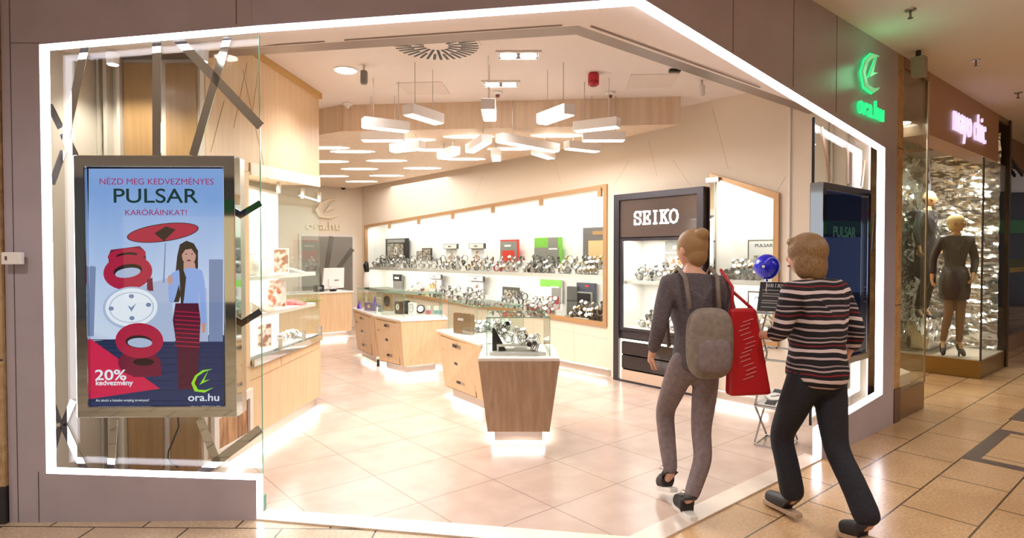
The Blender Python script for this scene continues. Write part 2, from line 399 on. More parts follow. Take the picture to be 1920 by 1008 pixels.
n1 = Vector((.185, .983, 0)) * w2; n2 = Vector((-S40, C40, 0)) * w2
i0 = [tr[0], tr[1], tr[2]]; i1 = [tr[0] + n1, tr[1] + Vector((.0, w2 * 1.16, 0)), tr[2] + n2]
b.slab([X2(i0[0]), X2(i0[1]), X2(i0[2]), X2(i1[2]), X2(i1[1]), X2(i1[0])], 2.93, 3.3)
struct('trim_4', b, M_track)
# ---- ceilings
b = MB(); b.slab([(-12, -9), (18, -9), (18, 16), (-12, 16)], ZC, ZC + .1); struct('ceiling_mall', b, M_mceil)
b = MB(); b.slab([X2(i1[0] + Vector((-.2, 0, 0))), X2(i1[1]), X2(i1[2]), X2(G(UW + .1, 12.3)), X2(G(-2.4, 12.3)), (-7.4, 4.3), (-2.95, 4.25)], 3.26, 3.34)
struct('ceiling_shop', b, M_ceil)
# ---- right wall with two display openings
vN0, vN1 = 5.14 - 2.08, 12.0 - 2.08
NI = [(vN0, .64), (vN0, 2.48), (vN1, 2.20), (vN1, .80)]
WI = [(2.885 - 2.08, .64), (2.885 - 2.08, 2.188), (3.66 - 2.08, 2.465), (3.66 - 2.08, .62)]
SK = (3.70 - 2.08, 5.03 - 2.08)
b = MB(); b.prism([(0, 0), (10.2, 0), (10.2, 3.3), (0, 3.3)], RWs, 0, .04, 0, holes=[NI, WI, [(rpx(1318, 500, -.12)[0] - .003, .003), (rpx(1318, 500, -.12)[0] - .003, rpx(1235, 357, -.12)[1] + .003), (rpx(1150, 500, -.12)[0] + .003, rpx(1235, 357, -.12)[1] + .003), (rpx(1150, 500, -.12)[0] + .003, .003)]]); struct('wall_right', b, M_cream)
M_niche = mat('niche_white', 'faf6f0', .5)
b = MB(); b.prism([(10.06, 0), (10.06, 3.3), (10.2, 3.3), (10.2, 0)], RWs, -9.5, -.001); struct('wall_back', b, M_cream)
b = MB(); b.slab([(-7.4, 4.3), (-7.3, 4.3), X2(G(-2.3, 12.2)), X2(G(-2.4, 12.2))], 0, 3.3)
b.slab([(-7.4, 4.3), (-2.95, 4.3), (-2.95, 4.2), (-7.4, 4.2)], 0, 3.3); struct('wall_left', b, M_cream)
# faint grooves across the cream wall
b = MB()
for (x0, y0), (x1, y1) in (((1336, 202), (1366, 318)), ((1262, 300), (1296, 350)), ((1216, 262), (1232, 330)), ((1474, 330), (1452, 365)), ((1180, 300), (1150, 350)), ((1040, 300), (1052, 345)), ((905, 330), (890, 370)), ((1000, 600), (1003, 672)), ((1075, 612), (1078, 690)), ((1003, 608), (1140, 636))):
    a0 = rpx(x0, y0); a1 = rpx(x1, y1); b.bar(RWs(a0[0], -.0005, a0[1]), RWs(a1[0], -.0005, a1[1]), .005, .002, up=RW.n)
struct('trim_5', b, mat('wall_groove', 'dcc8ae', .6))
# lit plinth under the right wall
b = MB(); b.box(RWs, 3.0, 10.0, -.006, -.0005, 0, .085); struct('baseboard_right', b, M_satin)
# ---- niche linings
def lining(name, poly, depth, m):
    b = MB(); n = len(poly); c = sum((Vector(p) for p in poly), Vector((0, 0))) / n
    out = [tuple(c + (Vector(p) - c) * 1.0 + Vector((math.copysign(.02, p[0] - c.x), math.copysign(.02, p[1] - c.y)))) for p in poly]
    b.prism(out, RWs, .041, depth, 0, holes=[[tuple(Vector(p)) for p in poly]])
    b.prism(out, RWs, depth, depth + .02); return struct(name, b, m)
lining('wall_display_recess', NI, .46, M_niche); lining('wall_window_recess', WI, .46, M_niche)
# shelf boards and frames of the two wall displays
def display(label, poly, shelf_z, cat, fm, fw=.055):
    a0, a1 = min(p[0] for p in poly), max(p[0] for p in poly)
    t = thing('wall_display', label, cat, RWs((a0 + a1) / 2, 0, .7))
    P = offset_path(poly + [poly[0]], 0)
    cx = (a0 + a1) / 2; cz = 1.5
    inner = [(p[0] + (fw if p[0] < cx else -fw), p[1] + (fw if p[1] < cz else -fw)) for p in poly]
    MB().prism(poly, RWs, -.03, .03, 0, holes=[inner]).build('frame', fm, t)
    MB().box(RWs, a0 + .004, a1 - .004, .05, .45, shelf_z, shelf_z + .04).build('shelf', M_wtop, t, label='white shelf board')
    return t, inner
dis1, inn1 = display('long tan metal-framed lit wall display with one white shelf full of watches', NI, 1.25, 'display case', M_tan)
for k in range(6):                          # glass leaves and their clamps
    a0 = inn1[0][0] + (inn1[2][0] - inn1[0][0]) * k / 6; a1 = inn1[0][0] + (inn1[2][0] - inn1[0][0]) * (k + 1) / 6 - .006
    top = lambda a: inn1[1][1] + (inn1[2][1] - inn1[1][1]) * (a - inn1[1][0]) / (inn1[2][0] - inn1[1][0])
    bot = lambda a: inn1[0][1] + (inn1[3][1] - inn1[0][1]) * (a - inn1[0][0]) / (inn1[3][0] - inn1[0][0])
    MB().prism([(a0, bot(a0)), (a1, bot(a1)), (a1, top(a1)), (a0, top(a0))], RWs, -.004, .004).build('glass_leaf', M_glass, dis1)
    c = MB(); c.box(RWs, a0 + .03, a0 + .09, -.04, -.006, top(a0) - .10, top(a0) + .02); c.build('clamp', M_tan, dis1)
dis2, inn2 = display('narrow lit wall display with slanted tan top right of the black cabinet', WI, 1.25, 'display case', M_tan)
MB().prism(inn2, RWs, -.004, .004).build('glass_leaf', M_glass, dis2)
c = MB(); c.box(RWs, WI[2][0] - .075, WI[2][0] - .03, -.06, -.031, .1, 2.40); c.build('post', M_chrome, dis2, label='tall chrome post')
c = MB(); c.box(RWs, WI[2][0] - .13, WI[2][0] + .02, -.07, -.032, 2.36, 2.41); c.build('clamp', M_satin, dis2)
# led lamps inside the displays
lc = (1, .97, .94)
area_along('display_led', RWs(vN0 + .1, .10, 2.42), RWs(vN1 - .1, .10, 2.15), RWs(0, .5, -1) - RWs(0, 0, 0), .05, 38, lc)
area_along('display_led', RWs(vN0 + .1, .10, 1.24), RWs(vN1 - .1, .10, 1.24), RWs(0, .5, -1) - RWs(0, 0, 0), .05, 26, lc)
area_along('window_led', RWs(WI[0][0] + .05, .1, 2.12), RWs(WI[2][0] - .05, .1, 2.35), RWs(0, .5, -1) - RWs(0, 0, 0), .05, 8, lc)
area_along('window_led', RWs(WI[0][0] + .05, .1, 1.24), RWs(WI[2][0] - .05, .1, 1.24), RWs(0, .5, -1) - RWs(0, 0, 0), .05, 5, lc)
area_along('wall_foot_led', RWs(SK[1] + .1, -.02, .1), RWs(9.8, -.02, .1), (0, 0, -1), .03, 12, lc)
area_along('wall_foot_led', RWs(.9, -.02, .1), RWs(SK[0] - .1, -.02, .1), (0, 0, -1), .03, 4, lc)
b = MB(); b.box(RWs, .7, SK[0] - .02, -.012, -.0005, .0, .10); struct('baseboard_front', b, M_satin)
# ---- neighbouring stone pier on the left
b = MB(); b.box(FL, -3, -.056, -.02, .6, .22, ZC); struct('wall_stone_left', b, M_stone)
b = MB()
for z in (.96, 1.78, 2.56, 3.3): b.box(FL, -3, -.056, -.024, -.019, z, z + .008)
struct('trim_6', b, M_dark)
b = MB(); b.box(FL, -3, -.056, -.025, .6, 0, .219); struct('baseboard_left', b, M_dark)
b = MB()
for z in (.62, 1.42, 2.2, 2.92): b.lathe([(.011, 0), (.011, .004), (.006, .008)], FL(-.10, -.02, z), 10, axis=-FL.n)
struct('trim_7', b, M_satin)

# ---- left window: side wall, back panels, left oak block with the glass cabinet
b = MB(); b.slab([X2(FL(-.03, .11, 0)), X2(FL(.06, .11, 0)), X2(FL(.06, .66, 0)), X2(FL(-.03, .66, 0))], 0, 2.92)
struct('wall_window_side', b, M_cream2)
b = MB()
YB = 4.20
for x0, x1, y in ((-2.86, -2.84, YB - .03), (-2.80, -2.775, YB - .05), (-2.72, -2.70, YB - .03)): b.slab([(x0, y - .02), (x1, y - .02), (x1, YB), (x0, YB)], 0, 2.93)
b.slab([(-2.95, YB), (-2.17, YB), (-2.17, YB + .06), (-2.95, YB + .06)], 0, 3.26); struct('wall_window_back', b, M_cream2)
b = MB(); b.slab([(-2.69, YB - .02), (-2.45, YB - .02), (-2.45, YB - .001), (-2.69, YB - .001)], 0, 2.9); b.slab([(-2.40, YB - .02), (-2.19, YB - .02), (-2.19, YB - .001), (-2.40, YB - .001)], 0, 2.9)
struct('trim_8', b, wood('bronze_oak', 'b08a5e', 'a07b50', .25))
for x, y in ((-2.55, 3.86), (-1.95, 3.80)):
    t = thing('downlight', 'small round window spotlight above the left window, ' + ('far left' if x < -2.2 else 'nearer the glass edge'), 'light', (x, y, 2.84)); b = MB(); b.lathe([(.035, -.07), (.04, -.001)], Vector((x, y, 2.86)), 16); b.build('shell', M_white, t); b = MB(); b.lathe([(.03, -.074), (.03, -.0705)], Vector((x, y, 2.86)), 16); b.build('lamp', M_spot, t)
    spot('window_spot_beam', (x, y, 2.77), (x - .1, y + .35, 1.2), 30, 120, .8, (1, .95, .88), .03)
# oak block: lower part, upper part, cabinet recess between
XL = lambda y: -2.17 + .075 * (y - 4.27)
y0, y1, yc = 4.27, 6.30, 4.86
b = MB()
LOW = [(XL(y0), y0), (XL(y1), y1), (-2.75, y1), (-2.95, y0)]
zl = lambda y: .60 + (y - 4.27) * .055
b.add([(XL(y0), y0, .09), (XL(y1), y1, .09), (-2.75, y1, .09), (-2.95, y0, .09), (XL(y0), y0, .66), (XL(y1), y1, .70), (-2.75, y1, .70), (-2.95, y0, .66)],
      [(0, 3, 2, 1), (4, 5, 6, 7), (0, 1, 5, 4), (1, 2, 6, 5), (2, 3, 7, 6), (3, 0, 4, 7)])
b.add([(XL(y0), y0, 2.22), (XL(y1), y1, 2.30), (-2.75, y1, 2.30), (-2.95, y0, 2.22), (XL(y0), y0, 3.2), (XL(y1), y1, 3.2), (-2.75, y1, 3.2), (-2.95, y0, 3.2)],
      [(0, 3, 2, 1), (4, 5, 6, 7), (0, 1, 5, 4), (1, 2, 6, 5), (2, 3, 7, 6), (3, 0, 4, 7)])
b.add([(XL(y0), y0, .66), (XL(yc), yc, .66), (-2.9, yc, .66), (-2.95, y0, .66), (XL(y0), y0, 2.22), (XL(yc), yc, 2.24), (-2.9, yc, 2.24), (-2.95, y0, 2.22)],
      [(0, 3, 2, 1), (4, 5, 6, 7), (0, 1, 5, 4), (1, 2, 6, 5), (2, 3, 7, 6), (3, 0, 4, 7)])
struct('wall_oak_block', b, M_oak)
b = MB(); b.slab([(XL(y0) - .0, y0), (XL(y1) + .03, y1 + .02), (XL(y1) - .2, y1 + .02), (-2.9, y0)], 3.2, 3.259); struct('trim_9', b, mat('oak_cornice', 'c9a05e', .5))
b = MB(); b.slab([(XL(y0) + .002, y0 + .02), (XL(y1) - .02, y1 - .08), (-2.6, y1 - .1), (-2.6, y0 + .02)], 0.003, .089); struct('baseboard_oak', b, M_satin)
b = MB()
for (xa, ya), (xb, yb) in (((463, 118), (438, 240)), ((484, 135), (470, 230)), ((500, 335), (455, 130)), ((420, 190), (395, 285))):
    def LP(x, y):
        r = ray(x, y); t_ = 2.17 / -r.x
        for _ in range(6): t_ = XL(r.y * t_) / r.x
        return Vector((r.x * t_ + .001, r.y * t_, H + r.z * t_))
    b.bar(LP(xa, ya), LP(xb, yb), .005, .002, up=(1, 0, 0))
b.bar((XL(4.86) + .001, 4.86, .55), (XL(6.28) + .001, 6.28, .60), .005, .002, up=(1, 0, 0)); b.bar((XL(5.4) + .001, 5.4, .58), (XL(5.4) + .001, 5.4, .66), .005, .002, up=(1, 0, 0))
struct('trim_10', b, mat('oak_groove', 'b98f60', .6))
area_along('oak_block_foot_led', (XL(4.5) + .01, 4.5, .085), (XL(6.2) + .01, 6.2, .085), (.3, 0, -1), .02, 7, lc)
# glass cabinet in the oak block
t = thing('glass_cabinet', 'tall lit glass cabinet with three white shelves set in the left oak wall', 'cabinet', (-2.2, 5.6, .70))
XG = lambda y: XL(y) + .004
MB().add([(XG(yc), yc, .70), (XG(6.28), 6.28, .72), (XG(6.28), 6.28, 2.29), (XG(yc), yc, 2.23)], [(0, 1, 2, 3)]).build('tmp', M_glass, t) if False else None
def gl(y0_, y1_, name='glass_front'):
    b = MB(); b.add([(XG(y), y, z) for y, z in ((y0_, .71), (y1_, .72), (y1_, 2.28), (y0_, 2.23))] + [(XG(y) - .008, y, z) for y, z in ((y0_, .71), (y1_, .72), (y1_, 2.28), (y0_, 2.23))],
        [(0, 1, 2, 3), (7, 6, 5, 4), (0, 4, 5, 1), (1, 5, 6, 2), (2, 6, 7, 3), (3, 7, 4, 0)]); b.build(name, M_glass, t)
gl(4.87, 5.35); gl(5.36, 5.85); gl(5.86, 6.27)
b = MB(); b.slab([(XG(6.28), 6.28), (XG(6.28), 6.288), (-2.74, 6.288), (-2.74, 6.28)], .71, 2.28); b.build('glass_end', M_glass, t)
b = MB(); b.slab([(-2.50, 4.87), (-2.48, 4.87), (-2.44, 6.27), (-2.46, 6.27)], .705, 2.22); b.build('back_panel', M_niche, t)
for z in (1.04, 1.36): b = MB(); b.slab([(XG(4.87) - .03, 4.87), (XG(6.25) - .03, 6.25), (-2.435, 6.25), (-2.475, 4.87)], z, z + .035); b.build('shelf', M_wtop, t, label='white shelf')
b = MB(); b.slab([(XG(4.87) - .02, 4.87), (XG(6.27) - .02, 6.27), (-2.435, 6.27), (-2.475, 4.87)], .704, .74); b.build('shelf', M_wtop, t, label='white shelf')
b = MB(); b.bar((XG(4.87) + .01, 4.87, .69), (XG(6.29) + .01, 6.29, .71), .03, .06); b.build('rail', M_chrome, t, label='polished steel bottom rail')
b = MB(); b.bar((XG(4.87) + .004, 4.87, 2.27), (XG(6.29) + .004, 6.29, 2.33), .012, .10); b.build('rail', M_cream, t, label='cream top rail')
for y in (5.35, 5.85, 6.26):
    b = MB(); b.bar((XG(y) + .012, y, .73), (XG(y) + .012, y, .83), .03); b.build('clamp', M_satin, t)
    b = MB(); b.bar((XG(y) + .012, y, 2.12), (XG(y) + .012, y, 2.22), .03); b.build('clamp', M_satin, t)
for z, p in ((2.20, 24), (1.355, 11), (1.035, 11)): area_along('cabinet_led', (-2.27, 4.95, z), (-2.24, 6.2, z), (0, 0, -1), .05, p, lc)
# framed picture standing at the foot of the oak block
t = thing('framed_picture', 'white framed picture standing low beside the oak wall behind the left window', 'picture', (-2.14, 4.55, .05))
b = MB(); fn = lambda a, n, z: Vector((XL(a) + .006 + n, a, z))
b.prism([(4.28, .11), (4.83, .11), (4.83, .50), (4.28, .44)], fn, 0, .03, 0, holes=[[(4.34, .15), (4.78, .15), (4.78, .43), (4.34, .38)]]); b.build('frame', M_white, t)
b = MB(); b.prism([(4.34, .15), (4.78, .15), (4.78, .43), (4.34, .38)], fn, 0, .01)
b.build('print', noisy('amber_print', '6b3a1c', 'd6a070', 5, .3, 0, (1, 6, 1), lo=.3, hi=.7), t)

# ---- left window glass with a cut-out for the screen, and mirror bars on it
def fpx(x, y, n=.125): return FL.px(x, y, n)
tvL = (FL.px(139, 500, .04)[0], FL.px(441, 500, .04)[0], .605, 2.163)
b = MB(); gR = fpx(489, 500)[0]
zo = lambda s, a, c: a + (c - a) * (s - sL) / (sK - sL)
b.prism([(sL - .06, .27), (gR, .225), (gR, 2.925), (sL - .06, 2.79)], FL, .125, .135, 0, holes=[[(tvL[0], tvL[2]), (tvL[1], tvL[2]), (tvL[1], tvL[3]), (tvL[0], tvL[3])]])
struct('window_1', b, M_glass)
b = MB(); b.box(FL, gR - .0015, gR + .0015, .124, .136, .23, 2.9); b.box(FL, gR - .004, gR + .012, .11, .15, 0.01, .10); struct('trim_11', b, M_edge)
BARS = [((160, 86), (122, 262), 15), ((119, 250), (141, 293), 15), ((93, 197), (114, 240), 12), ((119, 283), (97, 345), 12), ((294, 74), (294, 292), 16),
        ((330, 70), (489, 237), 17), ((427, 70), (362, 292), 15), ((443, 408), (489, 380), 12), ((445, 611), (489, 583), 12), ((214, 786), (208, 880), 14),
        ((375, 786), (407, 866), 16), ((489, 803), (375, 888), 17), ((138, 750), (118, 797), 12), ((118, 795), (160, 884), 14), ((99, 756), (112, 792), 10), ((112, 800), (99, 850), 10)]
for k, (p, q, wd) in enumerate(BARS):
    a = fpx(*p, .122); c = fpx(*q, .122); pa = FL(a[0], .122, a[1]); pb = FL(c[0], .122, c[1])
    b = MB(); b.bar(pa, pb, wd / F * 3.62, .004, up=FL.n)
    LB_ = ['long slanted mirror strip at the far left above the screen', 'short mirror strip touching the top left corner of the screen', 'small mirror sliver at the upper left light strip', 'small mirror sliver left of the screen top',
     'upright mirror strip straight above the screen', 'long mirror strip falling to the glass edge, above the screen', 'steep mirror strip crossing another above the screen', 'short mirror strip right of the screen, level with the writing',
     'short mirror strip right of the screen, level with the watch', 'near-upright mirror strip under the screen, left of the cable', 'steep mirror strip under the right corner of the screen', 'rising mirror strip reaching the glass edge, lower right',
     'short mirror strip under the bottom left screen corner', 'long mirror strip ending at the bottom light strip, far left', 'tiny upper mirror sliver by the lower left light strip', 'tiny lower mirror sliver by the lower left light strip']
    tag(b.build('mirror_bar', M_chrome), LB_[k], 'mirror strip')
# ---- black cable under the screen
b = MB(); cp = [atY(x, y, 4.1) for x, y in ((333, 770), (335, 800), (326, 822), (316, 845), (315, 858), (322, 868), (334, 876))]; b.tube(cp, .006, 6)
tag(b.build('cable', M_black, smooth=True), 'thin black cable hanging below the left screen', 'cable')

# ---- the left advertising screen
t = thing('advertising_screen', 'large portrait screen showing a blue watch advert with a parasol, left window', 'screen', FL((tvL[0] + tvL[1]) / 2, .1, tvL[2]))
a0, a1, z0, z1 = tvL; fw = .068
b = MB(); b.prism([(a0, z0), (a1, z0), (a1, z1), (a0, z1)], FL, .04, .125, 0, holes=[[(a0 + fw, z0 + fw), (a1 - fw, z0 + fw), (a1 - fw, z1 - fw), (a0 + fw, z1 - fw)]])
b.build('frame', M_chrome, t, bevel=.006)
b = MB(); b.box(FL, a0 + .003, a1 - .003, .126, .19, z0 + .003, z1 - .003); b.build('housing', M_satin, t)
b = MB(); b.box(FL, a0 + fw + .001, a1 - fw - .001, .07, .12, z0 + fw + .001, z1 - fw - .001); b.build('bezel', M_blackg, t, label='black glossy bezel')
# picture, drawn in its own (x, y) space: px of the photograph's screen area mapped to the screen plane
def emis(name, col, st=1.0):
    return mat(name, '000000', .3, 0, st, col)
m = bpy.data.materials.new('screen_sky'); m.use_nodes = True; MATS['screen_sky'] = m
bs = m.node_tree.nodes['Principled BSDF']; bs.inputs['Base Color'].default_value = (0, 0, 0, 1); bs.inputs['Roughness'].default_value = .1
sp = nd(m, 'ShaderNodeSeparateXYZ'); link(m, coords(m), sp.inputs[0])
mr = nd(m, 'ShaderNodeMapRange'); mr.inputs[1].default_value = .67; mr.inputs[2].default_value = 2.1; link(m, sp.outputs[2], mr.inputs[0])
nz = nd(m, 'ShaderNodeTexNoise'); nz.inputs['Scale'].default_value = 4; link(m, coords(m, scale=(1, 1, .35)), nz.inputs['Vector'])
ma = nd(m, 'ShaderNodeMath', operation='MULTIPLY_ADD'); ma.inputs[1].default_value = .2; link(m, nz.outputs[0], ma.inputs[0]); link(m, mr.outputs[0], ma.inputs[2])
link(m, ramp(m, ma.outputs[0], [(.12, '1b2c5e'), (.28, '5a78bc'), (.42, 'd3def6'), (.62, 'c3d2f4'), (.8, 'a8c0ee'), (1, '86a8e4')]), bs.inputs['Emission Color']); bs.inputs['Emission Strength'].default_value = .95
SP = [m, emis('screen_crimson', 'c01848', .8), emis('screen_teal_text', '0f3a3a', .8), emis('screen_magenta_text', 'b21e62', .85), emis('screen_white', 'eef2ff', .95), emis('screen_pale', 'b9c6ea', .85),
      emis('screen_hair', '1a0d18', .6), emis('screen_skin', 'd9a49a', .8), emis('screen_top', '93b0f2', .9), emis('screen_skirt', '5e1238', .7), emis('screen_lime', '9be02a', .95), emis('screen_deck', '22376b', .7),
      emis('screen_dark', '2a0a1c', .6), emis('screen_maroon', '7d0f3c', .8), emis('screen_deckline', '0e1838', .7), emis('screen_grey', '8798c4', .8), emis('screen_redtri', 'd81c50', .9)]
b = MB(); NL = .07
def SQ(x, y): s_, z_ = FL.px(x, y, .069); return (s_, z_)
lay = [0]
def pic(poly, mi):
    lay[0] += 1; n_ = .0698 - lay[0] * .00012
    b.prism([SQ(*p) for p in poly], FL, n_ - .00008, n_, mi)
def ell(cx, cy, rx, ry, rot=0, n=28, a0_=0, a1_=360):
    return [(cx + rx * math.cos(math.radians(a)) * math.cos(rot) - ry * math.sin(math.radians(a)) * math.sin(rot), cy + rx * math.cos(math.radians(a)) * math.sin(rot) + ry * math.sin(math.radians(a)) * math.cos(rot)) for a in [a0_ + (a1_ - a0_) * k / n for k in range(n)]]
sx0, sx1, sy0, sy1 = 166, 420, 316, 762
pic([(sx0, sy1), (sx1, sy1), (sx1, sy0), (sx0, sy0)], 0)
pic([(sx0, sy1), (sx1, sy1), (sx1, 628), (300, 628), (sx0, 640)], 11)
for k in range(11): y = 636 + 2.2 * k * (1 + k * .42); pic([(sx0, y + 1.6), (sx1, y + .6), (sx1, y), (sx0, y)], 14) if y < 760 else None
pic([(168, 630), (176, 630), (180, 500), (172, 498), (168, 500)], 15)
pic([(392, 640), (418, 640), (418, 486), (392, 486)], 15); pic([(366, 640), (391, 640), (388, 540), (368, 536)], 5)
pic([(240, 640), (330, 640), (318, 520), (250, 540)], 5)
pic([(sx0, 748), (sx0, 632), (300, 728)], 16)
# watch with its links
pic([(204, 478), (208, 468), (262, 461), (270, 468), (274, 480), (274, 494), (204, 500)], 13)
pic(ell(238, 478, 36, 13, -.12), 1); pic(ell(238, 478, 20, 5, -.1), 12)
pic(ell(240, 510, 46, 33, -.1), 1); pic(ell(240, 507, 27, 12, -.15), 12); pic(ell(240, 511, 24, 9, -.15), 5)
pic([(276, 545), (288, 545), (286, 520), (276, 524)], 13)
pic(ell(247, 577, 54, 40, -.05), 5); pic(ell(247, 576, 49, 36, -.05), 4); pic(ell(247, 576, 42, 29, -.05), 5); pic(ell(247, 576, 40, 27.5, -.05), 4)
for q in ((209, 578), (279, 571), (248, 596), (247, 555)): pic(ell(q[0], q[1], 5, 4, n=12), 15)
pic([(240, 572), (247, 584), (256, 568), (247, 576)], 15); pic([(303, 570), (309, 568), (309, 560), (303, 561)], 5)
pic([(230, 670), (300, 672), (304, 704), (282, 706), (250, 706), (238, 690)], 13)
pic(ell(262, 680, 40, 26, .05), 13); pic(ell(270, 678, 20, 7), 12); pic(ell(262, 638, 45, 33, .03), 1); pic(ell(261, 640, 25, 12, .03), 12); pic(ell(263, 642, 23, 9, .03), 5)
# parasol
pic([(306, 530), (309, 530), (312, 455), (310, 455)], 15)
pic(ell(306, 436, 68, 17, -.13), 12); pic(ell(306, 436, 66, 15.5, -.13), 1); pic([(290, 437), (308, 452), (330, 430), (312, 424)], 12)
# woman
pic([(326, 540), (322, 566), (336, 566), (346, 530), (368, 530), (372, 500), (372, 470), (364, 456), (350, 451), (338, 458), (333, 480), (330, 510)], 6)
pic(ell(355, 478, 13, 19), 7); pic([(345, 492), (366, 492), (368, 506), (345, 506)], 7); pic([(340, 480), (341, 462), (352, 454), (366, 462), (368, 478), (360, 466), (348, 468)], 6)
pic(ell(350, 476, 1.8, 1.1, n=8), 6); pic(ell(361, 476, 1.8, 1.1, n=8), 6); pic(ell(355, 488, 4, 1.6, n=10), 13)
pic([(343, 570), (336, 530), (340, 508), (352, 502), (366, 502), (380, 507), (385, 530), (388, 606), (378, 608), (374, 545), (373, 570)], 8)
pic([(318, 566), (316, 540), (322, 512), (336, 505), (340, 520), (330, 556), (326, 568)], 8)
pic([(340, 570), (337, 500), (343, 500), (350, 520), (346, 560), (343, 575)], 6)
pic(ell(320, 524, 5, 9), 7); pic([(379, 605), (387, 605), (386, 622), (380, 624)], 7)
pic([(330, 568), (373, 568), (377, 600), (374, 660), (370, 729), (335, 729), (334, 660), (325, 600)], 9)
for k in range(9): y = 582 + k * 8; pic([(329, y + 2), (376, y + 5), (376, y + 3), (329, y)], 1)
# writing on the picture
def T(s_, x, y, wpx, hpx, mi, bold=0.):
    lay[0] += 1; n_ = .0698 - lay[0] * .00012; c_ = SQ(x, y); k = 3.57 / F
    text_into(b, s_, FL(c_[0], n_, c_[1]), FL.d, (0, 0, 1), hpx * k, mi, bold, .0002, wpx * k)
T('NÉZD MEG KEDVEZMÉNYES', 295, 339, 211, 14, 3, .0); T('KARÓRÁINKAT!', 294, 397, 114, 13, 3, .0)
T('20%', 209, 702, 58, 20, 4, .015); T('kedvezmény', 216, 718, 69, 13, 4, .02); T('Az akció a készlet erejéig érvényes!', 231, 750, 99, 6, 4); T('ora.hu', 383, 744, 58, 14, 4, .01)
lay[0] += 1; n_ = .0698 - lay[0] * .00012; k = 3.57 / F
for i, ch in enumerate('PULSAR'):            # wide tapered capitals
    pass
T('PULSAR', 294, 367, 157, 27, 2, .008)
lay[0] += 2; c_ = SQ(381, 713); logo_into(b, FL(c_[0], .0698 - lay[0] * .00012, c_[1]), FL.d, (0, 0, 1), 42 * k, 45 * k, 10, .0003)
b.build('screen', SP, t)
MB().box(FL, a0 + fw, a1 - fw, .052, .056, z0 + fw, z1 - fw).build('cover_glass', M_glass, t)

# ---- right window: glass, screen, bars
gl0 = FR.px(1527, 205, .125)[0]
zR = lambda s: zt2 + (P6[1] - zt2) * s / P6[0]
zRb = lambda s: P8[1] + (P7[1] - P8[1]) * (s - P8[0]) / (P7[0] - P8[0])
tvR = (2.219, 3.165, .68, 2.13)
b = MB(); b.prism([(gl0, zRb(gl0) + .01), (P6[0] + .02, zRb(P6[0]) - .01), (P6[0] + .02, zR(P6[0])), (gl0, zR(gl0) + .02)], FR, .125, .135, 0)
struct('window_2', b, M_glass)
b = MB(); b.box(FR, gl0 - .004, gl0 + .004, .12, .14, .22, zR(gl0)); struct('trim_12', b, mat('black_seal', '141414', .4))
t = thing('advertising_screen', 'large dark portrait screen in the right window mirroring the mall', 'screen', FR(2.7, .05, tvR[2]))
a0, a1, z0, z1 = tvR; fw = .06
b = MB(); b.prism([(a0, z0), (a1, z0), (a1, z1), (a0, z1)], FR, 0, .105, 0, holes=[[(a0 + fw, z0 + fw), (a1 - fw, z0 + fw), (a1 - fw, z1 - fw), (a0 + fw, z1 - fw)]])
b.build('frame', M_chrome, t, bevel=.006)
b = MB(); b.box(FR, a0 + fw + .001, a1 - fw - .001, .03, .10, z0 + fw + .001, z1 - fw - .001)
text_into(b, 'PULSAR', FR((a0 + a1) / 2, .0285, 1.76), FR.d, (0, 0, 1), .085, 1, .0, .002, .44)  # reflection of a green sign, drawn on as glowing letters
b.build('screen', [mat('dark_screen', '10141f', .03, 0, .35, '141d38', coat=1), emis('sign_reflection_green', '4f7a66', .35)], t, label='dark glossy screen with a faint painted PULSAR sign reflection')
for k, (p, q, wd, lab) in enumerate((((1541, 238), (1556, 338), 8, 'slanted bronze strip on the right window glass above the dark screen'), ((1590, 270), (1590, 344), 9, 'upright bronze strip on the right window glass above the dark screen'),
                              ((1622, 300), (1616, 350), 7, 'short bronze strip beside the light frame, upper right window'), ((1640, 400), (1636, 470), 6, 'short mirror strip right of the dark screen'), ((1590, 690), (1582, 770), 9, 'upright strip on the right window glass below the dark screen'))):
    a = FR.px(*p, .122); c = FR.px(*q, .122); b = MB(); b.bar(FR(a[0], .122, a[1]), FR(c[0], .122, c[1]), wd / F * 5.6, .004, up=FR.n)
    tag(b.build('mirror_bar', MATS['tan_satin_frame'] if k < 3 else M_chrome), lab, 'mirror strip')
# mouldings on the wall inside the right window
b = MB()
for s_ in (.12, .17, .30, .34): b.box(RWs, s_, s_ + .018, -.03, -.001, 0, 3.2)
struct('trim_13', b, M_cream2)
b = MB(); b.box(RWs, .70, .725, -.02, -.0015, 0, 3.25); struct('trim_14', b, mat('pale_edge', 'f2ebe2', .4))

# ---- halo-lit green logo and name on the facade
M_gl = mat('green_light', '39e58c', .4, 0, 1.0, '28e08a'); M_glf = mat('green_face', 'a9d8b0', .4, 0, .28, '8fd8a8')
t = thing('lit_logo', 'green lit clock-shaped logo on the facade above the right window', 'sign', FR(3.0, 0, 2.9))
b = MB(); lc_ = FR(3.03, -.030, 3.105); logo_into(b, lc_, FR.d, (0, 0, 1), .40, .33, 0, .012); logo_into(b, lc_ + FR.n * .012, FR.d, (0, 0, 1), .43, .36, 1, .006)
b.build('emblem', [M_glf, M_gl], t)
b = MB(); text_into(b, 'ora.hu', FR(3.07, -.022, 2.81), FR.d, (0, 0, 1), .155, 0, .0, .02, .56); b.build('lettering', M_gl, t, label='green lit lettering reading ora.hu')
sp_ = bpy.data.lights.new('logo_halo', 'POINT'); sp_.energy = 1.2; sp_.color = (.15, 1, .45); sp_.shadow_soft_size = .1
o = bpy.data.objects.new('logo_halo', sp_); COL.objects.link(o); o.location = FR(3.03, -.16, 3.1)


